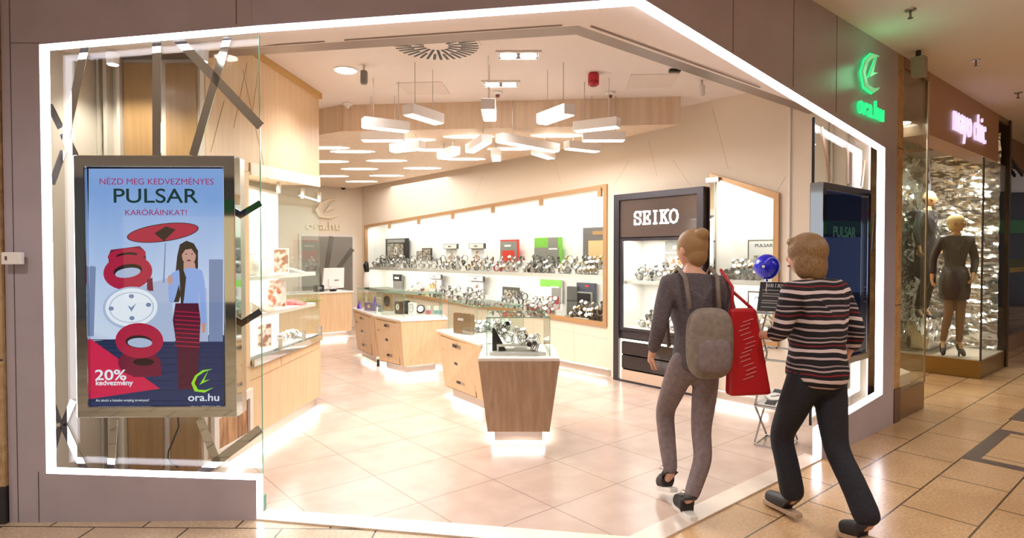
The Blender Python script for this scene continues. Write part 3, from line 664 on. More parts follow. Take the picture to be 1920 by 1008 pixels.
# ================================================================== WATCHES
def watch_mesh(name, strap, case, dial, R=.033, wd=.02):
    b = MB(); N = 16; vs = []; fs = []
    for k in range(N):
        a = 2 * PI * k / N + PI / 2; ww = wd * (.5 + .12 * math.sin(a))
        for (dr, dx) in ((0, -ww), (0, ww), (-.004, ww), (-.004, -ww)):
            vs.append((dx, math.cos(a) * (R + dr) * .92, R + math.sin(a) * (R + dr)))
    for k in range(N):
        j = (k + 1) % N
        fs += [(k * 4 + i, k * 4 + (i + 1) % 4, j * 4 + (i + 1) % 4, j * 4 + i) for i in range(4)]
    b.add(vs, fs, 0)
    ax = Vector((0, -.80, .60)); c = Vector((0, 0, R)) + ax * (R - .003)
    b.lathe([(.016, 0), (.0205, .002), (.0205, .008), (.0175, .011)], c, 14, 1, ax)
    b.lathe([(.017, .0), (.0165, .0012)], c + ax * .0105, 14, 2, ax)
    b.bar(c + Vector((.020, 0, 0)) + ax * .005, c + Vector((.025, 0, 0)) + ax * .005, .004, mi=1)
    return b.mesh(name, [strap, case, dial])
M_gsteel = mat('grey_steel', '8e8a88', .2, 1)
M_redst = mat('red_strap', 'b32b33', .5); M_blue = mat('blue_strap', '2b4f8e', .5); M_yel = mat('yellow_strap', 'e0b93a', .5); M_wst = mat('white_strap', 'f0eeea', .45)
M_blst = mat('black_strap', '1c1b1e', .45)
WK = {'steel': watch_mesh('watch_steel', M_steel, M_steel, M_dial), 'dark': watch_mesh('watch_dark', M_gsteel, M_steel, M_bdial),
      'gold': watch_mesh('watch_gold', M_steel, M_gold, M_dial), 'black': watch_mesh('watch_black', M_blst, M_steel, M_bdial),
      'red': watch_mesh('watch_red', M_redst, M_steel, M_dial), 'blue': watch_mesh('watch_blue', M_blue, M_steel, M_dial), 'yellow': watch_mesh('watch_yellow', M_yel, M_steel, M_dial),
      'white': watch_mesh('watch_white', M_wst, M_steel, M_dial), 'brown': watch_mesh('watch_brown', M_leath, M_gold, M_dial)}
def put_watch(kind, loc, rz, tilt, label, group, scale=1.2):
    o = bpy.data.objects.new('watch', WK[kind]); COL.objects.link(o); o.location = loc; o.rotation_euler = (tilt, 0, rz); o.scale = (scale,) * 3
    tag(o, label, 'watch', group); return o
ORD = ['first', 'second', 'third', 'fourth', 'fifth', 'sixth', 'seventh', 'eighth', 'ninth', 'tenth']
def heap(plane, s0, s1, zf, n, where, kinds, n0=.10, rows=3, dz=.07, dn=.085, rz0=None, step=True, sc_=1.65, stepmat=None, left_is_far=True):
    rz = math.radians(-50) if rz0 is None else rz0
    zb_ = zf((s0 + s1) / 2)
    if step:
        b = MB()
        for r in range(rows): b.box(plane, s0, s1, n0 - .05 + dn * r, n0 - .05 + dn * (r + 1), zb_ + .001, zb_ + .012 + dz * r)
        tag(b.build('display_step', stepmat or M_wtop), ('black' if stepmat is M_black else 'white') + ' stepped stand ' + where, 'stand')
    per = [max(1, round(n * w_)) for w_ in ((.4, .35, .25) if rows == 3 else ((.55, .45) if rows == 2 else (1,)))]
    per[0] += n - sum(per)
    rn = ['front row', 'middle row', 'back row'] if rows == 3 else (['front row', 'back row'] if rows == 2 else ['row'])
    for r in range(rows):
        m_ = per[r]
        for k in range(m_):
            f = (k + .5 + random.uniform(-.2, .2)) / m_
            s_ = s0 + .03 + (s1 - s0 - .06) * f
            p = plane(s_, n0 + dn * r - .01, zb_ + .0135 + dz * r)
            kd = random.choice(kinds); o_ = ORD[(m_ - 1 - k) if left_is_far else k]
            lab = {'steel': 'silver', 'dark': 'grey', 'gold': 'gold-silver', 'black': 'black-strapped', 'red': 'red-strapped', 'blue': 'blue-strapped', 'yellow': 'yellow-strapped', 'white': 'white-strapped', 'brown': 'brown-strapped'}[kd]
            put_watch(kd, p, rz + random.uniform(-.7, .7), random.uniform(-.25, .15), '%s watch, %s from left in %s %s' % (lab, o_, rn[r], where), 'watches ' + where, sc_ * random.uniform(.85, 1.1))
zs = lambda s: 1.29
zfl = lambda s: .655 + (s - vN0) / (vN1 - vN0) * .16
def sp(x, n=.2): return rpx(x, 500, n)[0]
K1 = ['steel', 'steel', 'dark', 'dark', 'black', 'gold']
for x0, x1, n, wh, kd in ((698, 758, 16, 'under the black picture, top shelf', ['steel', 'dark', 'black', 'steel']), (761, 815, 12, 'by two photos, upper shelf', K1 + ['brown']),
                      (818, 878, 14, 'under left sign, upper shelf', ['steel', 'gold', 'dark', 'steel', 'black']), (881, 930, 12, 'under right sign, upper shelf', ['steel', 'gold', 'steel', 'brown']),
                      (933, 985, 14, 'before red card, upper shelf', ['steel', 'dark', 'steel', 'gold', 'red']), (988, 1052, 18, 'before green card, upper shelf', ['steel', 'steel', 'dark', 'black']),
                      (1055, 1084, 7, 'between green card and tan picture', ['gold', 'steel']), (1087, 1133, 14, 'before tan picture, upper shelf', ['steel', 'dark', 'gold'])):
    heap(RWs, sp(x1), min(sp(x0), vN1 - .12), zs, n, wh, kd, rows=3)
for x0, x1, n, wh, kd in ((772, 812, 9, 'of coloured watches, lower shelf', ['red', 'blue', 'yellow', 'white', 'black']), (815, 862, 12, 'left of the lower sign', ['steel', 'dark', 'black']),
                      (865, 912, 12, 'under the lower white sign', ['steel', 'dark', 'steel']), (940, 985, 11, 'before the wide dark card', ['black', 'steel', 'dark']),
                      (988, 1052, 18, 'before the lower green card', ['steel', 'steel', 'dark', 'red']), (1078, 1133, 16, 'before the lower right boxes', ['gold', 'steel', 'black'])):
    heap(RWs, sp(x1), sp(x0), zfl, n, wh, kd, rows=3, stepmat=M_black if x0 > 1060 else None)

# ---- cards and pictures standing in the long display
def card(name, x0, y0, x1, zb, n, label, cat, parts, th=.02, plane=RWs, pxf=rpx):
    """parts: list of (name, material, fx0, fz0, fx1, fz1, protrude); first = body. fractions from left(px)/bottom"""
    a = pxf(x0, y0, n); c = pxf(x1, y0, n); sl, sr = a[0], c[0]; zt = (a[1] + c[1]) / 2
    t = thing(name, label, cat, plane((sl + sr) / 2, n, zb))
    for k, (nm, m_, fx0, fz0, fx1, fz1, pr) in enumerate(parts):
        b = MB(); b.box(plane, sl + (sr - sl) * fx0, sl + (sr - sl) * fx1, n - pr, n + (th if k == 0 else -.0005), zb + (zt - zb) * fz0, zb + (zt - zb) * fz1); b.build(nm, m_, t)
    return t, sl, sr, zt
def write_on(t, s_, plane, sc, n, zc, h_, m_, wdt=None, flip=True, name='lettering', ex=.002, bold=.02):
    d = -(plane(1, 0, 0) - plane(0, 0, 0)) if flip else (plane(1, 0, 0) - plane(0, 0, 0))
    b = MB(); text_into(b, s_, plane(sc, n, zc), d, (0, 0, 1), h_, 0, bold, ex, wdt); b.build(name, m_, t)
def write_seiko(t, plane, sc, n, zc, w_, h_, m_, flip=True, ex=.003):
    d = -(plane(1, 0, 0) - plane(0, 0, 0)) if flip else (plane(1, 0, 0) - plane(0, 0, 0))
    b = MB(); seiko_into(b, plane(sc, n, zc), d, (0, 0, 1), w_, h_, 0, ex); b.build('lettering', m_, t)
M_txd = mat('dark_text', '3a3733', .5); M_txw = mat('white_text', 'f5f3f0', .5)
ZS = 1.292
t, sl, sr, zt = card('picture_card', 723, 447, 763, ZS, .36, 'black framed picture of a watch on the upper shelf, far left', 'picture', [('frame', M_black, 0, 0, 1, 1, 0), ('print', M_photo, .1, .3, .84, .82, .006), ('header', M_grey, .1, .86, .9, .97, .006)], .05)
b = MB(); c_ = RWs((sl + sr) / 2, .352, ZS + (zt - ZS) * .57); d_ = -RW.d
b.tube([c_ + d_ * .055 * math.cos(a) + Vector((0, 0, .075 * math.sin(a))) for a in [2 * PI * k / 20 for k in range(20)]], .008, 6, closed=True); b.build('printed_watch', M_dial, t)
card('picture_card', 781, 470, 790, ZS, .34, 'tiny dark photo left of a larger photo, upper shelf', 'picture', [('body', M_photo, 0, 0, 1, 1, 0)])
card('picture_card', 791, 465, 809, ZS, .34, 'dark photo print with pale shapes, upper shelf', 'picture', [('body', M_black, 0, 0, 1, 1, 0), ('print', M_photo, .06, .05, .92, .95, .003)])
for x0, x1, y, lo, lab in ((834, 859, 457, 0, 'white sign over a pale photo, left one on the upper shelf'), (881, 910, 456, 0, 'white sign over a pale photo, right one on the upper shelf'), (806, 829, 514, 1, 'small white sign over a speckled photo, lower shelf left'), (881, 908, 517, 1, 'white sign over a photo of a standing figure, lower shelf')):
    zb = ZS if not lo else zfl(sp(x0)) + .01
    t, sl, sr, zt = card('sign_card', x0, y, x1, zb, .33, lab, 'sign', [('print', mat('pale_print', 'e4dfe0', .4), .1, 0, .9, .8, 0), ('sign_plate', M_grey, 0, .80, 1, 1, .028), ('sign_face', M_white, .05, .82, .95, .98, .031), ('sign_edge', M_txd, .97, .8, 1.04, 1, .025), ('figure', M_photo2, .42, .1, .58, .72, .003)], .015)
    write_on(t, 'CANDINO' if False else 'T TIMER', (sl + sr) / 2, RWs, .298, zb + (zt - zb) * .9, .02, M_txd, .10) if False else None
    b = MB()
    for k in range(5): b.box(RWs, (sl + sr) / 2 + .05 - k * .022, (sl + sr) / 2 + .05 - k * .022 +   .012, .296, .2985, zb + (zt - zb) * .9 - .012, zb + (zt - zb) * .9 + .012)
    b.build('lettering', M_txd, t)
card('brand_card', 938, 449, 972, ZS, .35, 'red and grey card on the upper shelf', 'card', [('body', M_red, 0, 0, 1, 1, 0), ('panel', M_grey, 0, 0, .92, .95, .004), ('red_panel', M_red, .12, .1, .8, .66, .006), ('header_text', M_txw, .25, .78, .6, .84, .006)])
card('brand_card', 1002, 445, 1053, ZS, .35, 'green and grey card with white line of text, upper shelf', 'card', [('body', M_green, 0, 0, 1, 1, 0), ('panel', M_grey, 0, .05, .9, .72, .004), ('tab', M_grey, .52, .7, .86, 1, .004), ('header_text', M_txw, .55, .66, .86, .7, .006)])
card('picture_card', 1093, 426, 1137, ZS, .36, 'tall grey frame with a tan print at the right end of the upper shelf', 'picture', [('frame', mat('grey_frame', '77716f', .4), 0, 0, 1, 1, 0), ('print', mat('tan_print', 'e2c08e', .5), .25, .05, .97, .72, .005), ('header_text', M_tan, .42, .84, .9, .92, .005)])
z_ = lambda x: zfl(sp(x)) + .012
card('picture_card', 737, 514, 753, z_(745), .36, 'grey card with a dark header, far left of the lower shelf', 'picture', [('body', M_grey, 0, 0, 1, 1, 0), ('header', M_black, 0, .6, 1, 1, .004), ('header_text', M_txw, .2, .72, .7, .84, .006)])
card('brand_card', 777, 561, 787, z_(780), .3, 'tiny grey card beside the coloured watches, lower shelf', 'card', [('body', M_grey, 0, 0, 1, 1, 0)])
card('brand_card', 829, 567, 846, z_(838), .33, 'small grey card with pink dots, lower shelf', 'card', [('body', M_grey, 0, 0, 1, 1, 0), ('dots', mat('pink_dot', 'c97a80', .5), .2, .4, .7, .75, .003)])
card('brand_card', 942, 538, 973, z_(957), .36, 'wide dark grey card on the lower shelf', 'card', [('body', mat('dark_grey_card', '55524f', .4), 0, 0, 1, 1, 0), ('print', M_photo, .1, .35, .9, .85, .004)])
card('brand_card', 1013, 524, 1053, z_(1033), .37, 'green topped card with a grey panel, lower shelf', 'card', [('body', M_white, 0, 0, 1, 1, 0), ('green_header', M_green, 0, .78, 1, 1, .004), ('panel', M_grey, .55, 0, .98, .78, .004), ('header_text', M_txw, .5, .76, .88, .8, .007)])
card('box', 1063, 537, 1082, z_(1072), .33, 'dark grey upright box left of the black framed card, lower shelf', 'box', [('body', mat('dark_grey_card', '55524f', .4), 0, 0, 1, 1, 0), ('lid_line', M_black, 0, .5, 1, .53, .003)], .08)
card('picture_card', 1081, 530, 1115, z_(1098), .37, 'dark card with red tag and black framed window, lower right shelf', 'card', [('body', mat('dark_blue_card', '4a4a58', .4), 0, 0, 1, 1, 0), ('red_tag', M_red, .5, .88, .68, .94, .004), ('frame', M_grey, 0, .2, .92, .74, .03), ('window', M_black, .06, .25, .86, .7, .035)], .03)
card('sign_card', 1072, 592, 1112, zfl(sp(1090)) - .0, .045, 'black strip label at the lower right front of the wall display', 'sign', [('body', M_black, 0, 0, 1, 1, 0), ('header_text', M_txw, .1, .3, .8, .65, .003)], .02)
b = MB(); c_ = RWs(sp(1125, .3), .3, z_(1125)); b.tube([c_, c_ + Vector((0, 0, .05)), c_ + Vector((.01, 0, .10)), c_ + Vector((0, 0, .14)), c_ + Vector((0, 0, .19))], [.02, .03, .018, .026, .016], 10)
tag(b.build('figurine', M_grey, smooth=True), 'slim grey standing figurine at the right end of the lower shelf', 'figurine')

# ================================================================== SEIKO CABINET
ka, kb = rpx(1318, 500, -.12)[0], rpx(1150, 500, -.12)[0]
t = thing('display_cabinet', 'tall anthracite lit cabinet with white SEIKO lettering against the cream wall', 'cabinet', RWs((ka + kb) / 2, -.1, 0))
KN, KD = -.12, -.001
def kz(x, y, n=-.12): return rpx(x, y, n)[1]
zT = kz(1235, 357); d0 = .085; zH0 = kz(1235, 443); zG0 = kz(1200, 623); zB1 = .53
b = MB(); b.prism([(ka, 0), (ka, zT), (kb, zT), (kb, 0)], RWs, KN, .36, 0, holes=[[(ka + d0, .02), (ka + d0, zT - d0 * .9), (kb - d0, zT - d0 * .9), (kb - d0, .02)]])
b.box(RWs, ka + .02, kb - .02, .36, .38, .02, zT - .02); b.build('body', M_anth, t, bevel=.004)
b = MB(); b.box(RWs, ka + d0, kb - d0, KN + .03, KN + .07, zH0, zT - d0 * .9); b.build('header_panel', mat('header_gloss', '6b5d57', .15, .2, coat=.4), t)
write_seiko(t, RWs, (ka + kb) / 2 + .02, KN + .026, (kz(1230, 394) + kz(1230, 419)) / 2, (rpx(1187, 400, -.09)[0] - rpx(1274, 400, -.09)[0]), .155, mat('lit_letters', 'ffffff', .4, 0, 2.2, 'ffffff'), ex=.012)
b = MB(); zc0, zc1 = zG0, zH0 - .01
b.prism([(ka + d0, zc0), (ka + d0, zc1), (kb - d0, zc1), (kb - d0, zc0)], RWs, KN + .02, KN + .05, 0, holes=[[(ka + d0 + .04, zc0 + .035), (ka + d0 + .04, zc1 - .035), (kb - d0 - .04, zc1 - .035), (kb - d0 - .04, zc0 + .035)]]); b.build('door_frame', M_anth, t)
km = (ka + kb) / 2
for s0, s1 in ((ka + d0 + .04, km - .003), (km + .003, kb - d0 - .04)):
    MB().box(RWs, s0, s1, KN + .03, KN + .036, zc0 + .036, zc1 - .036).build('glass_door', M_glass, t)
b = MB()
for q in ((ka + d0, ka + d0 + .01, KN + .06, .35, zc0, zc1), (kb - d0 - .01, kb - d0, KN + .06, .35, zc0, zc1), (ka + d0, kb - d0, .34, .359, zc0, zc1), (ka + d0, kb - d0, KN + .06, .35, zc1 - .01, zc1), (ka + d0, kb - d0, KN + .06, .35, zc0, zc0 + .03)): b.box(RWs, *q)
b.build('lining', M_niche, t)
zk = kz(1210, 528, 0.0)
MB().box(RWs, ka + d0 + .012, kb - d0 - .012, -.02, .33, zk - .03, zk).build('shelf', M_wtop, t, label='white shelf')
zD = kz(1200, 640)
b = MB(); b.box(RWs, ka + d0, kb - d0, KN + .04, KN + .09, zD + .015, zG0 - .005); b.build('rail', M_anth, t)
for z0, z1 in ((.17, .33), (.345, zD - .03)): MB().box(RWs, ka + d0 + .035, kb - d0 - .035, KN + .02, KN + .2, z0, z1).build('drawer', M_blackg, t, label='black glossy drawer')
b = MB(); b.prism([(ka + d0 + .008, .03), (ka + d0 + .008, zD), (kb - d0 - .008, zD), (kb - d0 - .008, .03), (kb - d0 - .03, .03), (kb - d0 - .03, zD - .022), (ka + d0 + .03, zD - .022), (ka + d0 + .03, .03)], RWs, KN + .03, KN + .045)
b.build('light_line', mat('warm_light_line', 'ffffff', .5, 0, 5, 'fff4cf'), t, label='glowing line round the drawers')
MB().box(RWs, ka + d0 + .035, kb - d0 - .035, KN + .015, KN + .05, .025, .15).build('plinth', mat('pale_plinth', 'd7bda6', .3), t)
area_along('cabinet_led', RWs(ka + .15, .05, zc1 - .02), RWs(kb - .15, .05, zc1 - .02), (0, 0, -1), .06, 11, lc)
area_along('cabinet_led', RWs(ka + .15, .05, zk - .035), RWs(kb - .15, .05, zk - .035), (0, 0, -1), .06, 6, lc)
heap(RWs, ka + .2, kb - .2, lambda s: zk, 22, 'on the black cabinet\'s middle shelf', ['steel', 'steel', 'white', 'dark', 'gold'], n0=.06, rows=3, sc_=1.5, dn=.07, dz=.06)
heap(RWs, ka + .3, kb - .25, lambda s: zc0 + .03, 16, 'on the black cabinet\'s bottom', ['steel', 'gold', 'steel', 'dark'], n0=.06, rows=3, sc_=1.5, dn=.07, dz=.06)
t, sl, sr, zt = card('brand_card', 1247, 452, 1290, zk + .002, .28, 'grey card with white lettering on the middle shelf of the black cabinet', 'card', [('body', M_grey, 0, 0, 1, 1, 0), ('print', M_photo2, .1, .1, .95, .62, .004), ('line', M_txw, 0, .70, 1, .73, .004)])
write_seiko(t, RWs, (sl + sr) / 2 - .02, .277, zk + (zt - zk) * .85, .15, .035, M_txw)
card('brand_card', 1240, 542, 1275, zc0 + .032, .28, 'dark card on the bottom of the black cabinet', 'card', [('body', M_grey, 0, 0, 1, 1, 0), ('header', M_anth, 0, .7, 1, 1, .004)])
# ---- contents of the narrow wall display
heap(RWs, WI[0][0] + .22, WI[2][0] - .10, lambda s: 1.29, 15, 'on the narrow display\'s shelf', ['steel', 'steel', 'dark', 'gold'], rows=3, sc_=1.6, dz=.06, dn=.08)
heap(RWs, WI[0][0] + .15, WI[2][0] - .10, lambda s: .64, 15, 'low in the narrow display', ['gold', 'steel', 'gold'], rows=3, sc_=1.6, dz=.06, dn=.08)
for y, zb, lab, k in ((449, 1.292, 'silver framed PULSAR card on the shelf of the narrow display', 0), (546, .65, 'silver framed PULSAR card low in the narrow display', 1)):
    t, sl, sr, zt = card('brand_card', 1402, y, 1458, zb, .33, lab, 'card', [('frame', M_gsteel, 0, 0, 1, 1, 0), ('panel', mat('pale_card', 'dcdcd8', .4), .05, .03, .97, .96, .004), ('print', M_photo, .22, .05, .9, .62, .006)])
    write_on(t, 'PULSAR', RWs, (sl + sr) / 2 - .02, .325, zb + (zt - zb) * .86, .035, mat('blue_text', '39405e', .5), .20)

# ================================================================== ISLANDS
def face_fn(pa, pb, za, zb, qa, qb):     # sloped face: bottom edge pa-pb at za, top edge qa-qb at zb; f in 0..1, z, out
    pa, pb, qa, qb = (Vector((p[0], p[1])) for p in (pa, pb, qa, qb))
    def fn(f, n, z):
        k = (z - za) / (zb - za); a = pa.lerp(qa, k); b_ = pb.lerp(qb, k); p = a.lerp(b_, f); d = (qb - qa).normalized(); o_ = Vector((d.y, -d.x)) * -n
        return Vector((p.x + o_.x, p.y + o_.y, z))
    return fn
def module(label, bot, top, drawers, wm, zt=.70, face=0, cat='counter', sgn=1, name='display_counter', fin=None, plinth=None):
    c = sum((Vector(p) for p in top), Vector((0, 0))) / len(top)
    t = thing(name, label, cat, (c.x, c.y, 0))
    b = MB(); b.loft(bot, .10, top, zt); b.build('body', wm, t, bevel=.003)
    b = MB(); tp = [tuple(c + (Vector(p) - c) * 1.02) for p in top]; b.slab(tp, zt + .0005, zt + .022); b.build('worktop', M_wtop, t, label='white worktop')
    b = MB(); bc = sum((Vector(p) for p in bot), Vector((0, 0))) / len(bot); pl = plinth or [tuple(bc + (Vector(p) - bc) * .80) for p in bot]
    b.slab(pl, .004, .099); b.build('plinth', M_satin, t)
    if drawers:
        i, j = face, (face + 1) % len(top); fn = face_fn(bot[i], bot[j], .10, zt, top[i], top[j])
        for z0, z1 in ((.115, .29), (.305, .51), (.535, .665)):
            b = MB(); f0, f1 = .10, .84
            d = MB(); d.prism([(f0, z0), (f1, z0), (f1, z1), (f0, z1)], lambda a, n, z: fn(a, n, z), -.002 * sgn, -.010 * sgn); dr = d.build('drawer', wm, t, bevel=.002)
            zc = (z0 + z1) / 2 + .01
            d = MB(); d.prism([(f0 - .012, z0 - .009), (f1 + .014, z0 - .009), (f1 + .014, z1 + .009), (f0 - .012, z1 + .009)], lambda a, n, z: fn(a, n, z), -.0005 * sgn, -.003 * sgn); d.build('drawer_gap', mat('drawer_shadow_gap', '7a5a3a', .7), t)
            h = MB(); h.bar(fn(.40, -.014 * sgn, zc), fn(.58, -.014 * sgn, zc), .006, .034, up=(0, 0, 1)); h.build('handle', M_satin, dr, label='brushed steel handle')
            h = MB(); h.bar(fn(.41, -.0205 * sgn, zc), fn(.49, -.0205 * sgn, zc), .006, .026); h.build('handle_grip', M_anth, dr)
            h = MB(); h.lathe([(.006, 0), (.006, .004)], fn(.5, -.010 * sgn, z1 - .022), 8, axis=(fn(.5, -1 * sgn, .3) - fn(.5, 0, .3))); h.build('lock', M_tan, dr)
    for k in range(len(bot)):
        p = Vector((*bot[k], .095)); q = Vector((*bot[(k + 1) % len(bot)], .095)); cc = Vector((bc.x, bc.y, .095)); mid = (p + q) / 2; inn = (cc - mid).normalized() * .05
        if (q - p).length > .25: area_along('counter_foot_led', p + inn + (q - p) * .12, q + inn - (q - p) * .12, (0, 0, -1), .03, 5.5 * (q - p).length, (1, .97, .93))
    return t
# front end
M_front = wood('front_oak', 'b3977b', '9d8066', .35)
m1 = module('front counter end with brown oak panel tapering to the floor', [(-.198, 4.99), (.308, 4.99), (.30, 5.62), (-.19, 5.62)], [(-.273, 4.93), (.388, 4.93), (.38, 5.68), (-.262, 5.68)], False, M_white)
b = MB(); b.add([Vector(p) for p in ((-.203, 4.986, .10), (.313, 4.986, .10), (.393, 4.922, .70), (-.278, 4.922, .70), (-.203, 4.970, .10), (.313, 4.970, .10), (.393, 4.905, .70), (-.278, 4.905, .70))], [(0, 1, 2, 3), (7, 6, 5, 4), (0, 4, 5, 1), (1, 5, 6, 2), (2, 6, 7, 3), (3, 7, 4, 0)])
b.build('front_panel', M_front, m1, label='brown oak front panel')
m2 = module('long oak counter with three drawers behind the front counter end', [(-.753, 6.71), (-.289, 6.02), (.21, 6.10), (-.28, 6.98)], [(-.848, 6.80), (-.300, 5.72), (.275, 6.0), (-.268, 7.09)], True, M_oak)
m3 = module('farthest oak counter with three drawers and clocks in its case', [(-2.42, 9.36), (-1.97, 8.62), (-1.60, 8.80), (-2.05, 9.60)], [(-2.54, 9.56), (-1.965, 8.48), (-1.50, 8.74), (-2.0, 9.85)], True, M_oak)
m4 = module('angled oak counter with three drawers and two plain oak sides', [(-1.84, 8.30), (-1.42, 7.87), (-.97, 8.14), (-1.05, 8.45), (-1.40, 8.62)], [(-1.945, 8.45), (-1.443, 7.79), (-.875, 8.048), (-.97, 8.5), (-1.40, 8.72)], True, M_oak)
b = MB(); f4 = lambda a, z: Vector((-1.42 + (-.97 + 1.42) * a, 7.87 + .27 * a, .10)).lerp(Vector((-1.443 + (.568) * a, 7.79 + .258 * a, .70)), (z - .1) / .6)
b.bar(f4(.47, .1) + Vector((.002, -.003, 0)), f4(.44, .7) + Vector((.002, -.003, 0)), .006, .003, up=(0, 1, 0)); b.build('panel_joint', M_white, m4)
b = MB(); b.slab([(-1.90, 8.40), (-1.87, 8.38), (-1.86, 8.41), (-1.89, 8.43)], .004, .10); b.build('foot', M_black, m4)
# glass cases on the counters
def gcase(label, poly, z0, z1, name='glass_case'):
    c = sum((Vector(p) for p in poly), Vector((0, 0))) / len(poly); t = thing(name, label, 'glass case', (c.x, c.y, z0)); n = len(poly)
    for i in range(n):
        p = Vector(poly[i]); q = Vector(poly[(i + 1) % n]); d = (q - p).normalized(); o_ = Vector((-d.y, d.x)) * .006; p2 = p + d * .003; q2 = q - d * .003
        b = MB(); b.slab([tuple(p2), tuple(q2), tuple(q2 + o_), tuple(p2 + o_)], z0, z1 - .007); b.build('side_pane', M_glass, t)
        b = MB(); b.bar(Vector((*p, z0)), Vector((*p, z1)), .004); b.build('pane_edge', M_edge, t)
    b = MB(); b.slab(poly, z1 - .006, z1); b.build('top_pane', M_glass, t)
    b = MB()
    for i in range(n): b.bar(Vector((*poly[i], z1 - .003)), Vector((*poly[(i + 1) % n], z1 - .003)), .005, .006)
    b.build('top_edge', M_edge, t, label='green edge of the top pane'); return t
ZT = .723
gcase('small front glass case full of bangle watches', [(-.215, 5.04), (.32, 5.04), (.30, 5.60), (-.205, 5.60)], ZT, 1.05)
gcase('wide glass case holding a brown box, behind the front one', [(-.355, 6.05), (.12, 6.27), (-.28, 6.97), (-.73, 6.83)], ZT, 1.05)
gcase('glass case over the clocks on the angled counter', [(-1.84, 8.44), (-1.44, 7.98), (-.95, 8.17), (-1.02, 8.45), (-1.40, 8.64)], ZT, 1.05)
gcase('farthest glass case, with purple cones inside', [(-2.44, 9.46), (-1.94, 8.55), (-1.57, 8.77), (-2.02, 9.74)], ZT, 1.05)
# content: front case
t = thing('display_stand', 'dark wedge stand with a white block in the front glass case', 'stand', (-.05, 5.3, ZT))
b = MB(); b.prism([(-.17, ZT + .028), (-.05, ZT + .028), (-.15, ZT + .22), (-.17, ZT + .22)], lambda a, n, z: Vector((a, n, z)), 5.14, 5.19); b.build('wedge', M_black, t)
b = MB(); b.slab([(-.19, 5.08), (.29, 5.08), (.28, 5.55), (-.18, 5.55)], ZT + .0005, ZT + .024); b.build('base', M_wtop, t)
b = MB(); b.slab([(-.13, 5.12), (.14, 5.12), (.14, 5.34), (-.13, 5.34)], ZT + .065, ZT + .085); b.slab([(-.13, 5.12), (-.115, 5.12), (-.115, 5.34), (-.13, 5.34)], ZT + .0245, ZT + .065); b.slab([(.02, 5.14), (.2, 5.14), (.2, 5.3), (.02, 5.3)], ZT + .0245, ZT + .036); b.build('block', M_wtop, t)
def bangle(label, loc, rot, strap, dial, group):
    t = thing('watch', label, 'watch', (0, 0, 0), 0, group)
    b = MB(); R = .034; b.tube([(0, R * math.cos(a), R + R * math.sin(a)) for a in [2 * PI * k / 24 for k in range(24)]], .0032, 6, closed=True); b.tube([(.012, R * math.cos(a), R + R * math.sin(a)) for a in [2 * PI * k / 24 for k in range(24)]], .0024, 6, closed=True)
    b.build('strap', strap, t, smooth=True)
    ax = Vector((0, -.8, .6)); c = Vector((.004, 0, R)) + ax * (R - .002)
    b = MB(); b.lathe([(.012, 0), (.019, .002), (.019, .007), (.0165, .009)], c, 18, 0, ax); cs = b.build('case', M_steel, t, smooth=False)
    b = MB(); b.lathe([(.016, 0), (.0155, .001)], c + ax * .0088, 18, 0, ax); b.bar(c + ax * .0105, c + ax * .0105 + Vector((.008, 0, .004)), .0012, mi=1); b.bar(c + ax * .0105, c + ax * .0105 + Vector((-.002, .006, .009)), .0012, mi=1); b.build('dial', [dial, M_txd], cs)
    t.location = loc; t.rotation_euler = rot; return t
GB = 'bangle watches on the stand in the front glass case'; LB = 'silver bangle watch piled on the stand in the front glass case'
w0 = bangle(LB, (-.13, 5.10, ZT + .2), (0, 0, 0), M_steel, M_dial, GB)
W1 = bangle('dark bangle watch piled on the stand in the front glass case', (-.10, 5.16, ZT + .15), (.2, .3, .5), M_gsteel, M_bdial, 'dark bangle watches in the front glass case')
for k, (x, y, z) in enumerate([(-.10, 5.12, .17), (-.06, 5.13, .13), (-.03, 5.11, .10), (-.08, 5.16, .2), (.0, 5.14, .09), (.03, 5.2, .15), (.10, 5.15, .09), (.14, 5.12, .085), (.12, 5.18, .13), (.17, 5.15, .05), (.19, 5.18, .09), (.08, 5.1, .087), (.16, 5.11, .037), (.20, 5.12, .03), (.06, 5.2, .12)]):
    src = w0 if k % 3 else W1
    dup(src, (x, y, ZT + z), (random.uniform(-.5, .5), random.uniform(-.6, .6), random.uniform(-1, 1)), scale=1.25)
_bw = sorted([o for o in COL.objects if o.get('group') in (GB, 'dark bangle watches in the front glass case')], key=lambda o: o.location.x)
ORD2 = ORD + ['eleventh', 'twelfth', 'thirteenth', 'fourteenth', 'fifteenth', 'sixteenth', 'seventeenth', 'eighteenth']
for k_, o in enumerate(_bw):
    o['label'] = ('dark' if 'dark' in o['label'] else 'silver') + ' bangle watch, ' + ORD2[k_] + ' from left in the front glass case'; o['group'] = 'bangle watches in the front glass case'
w0.location = (-.12, 5.12, ZT + .215); w0.scale = (1.2,) * 3; W1.scale = (1.2,) * 3
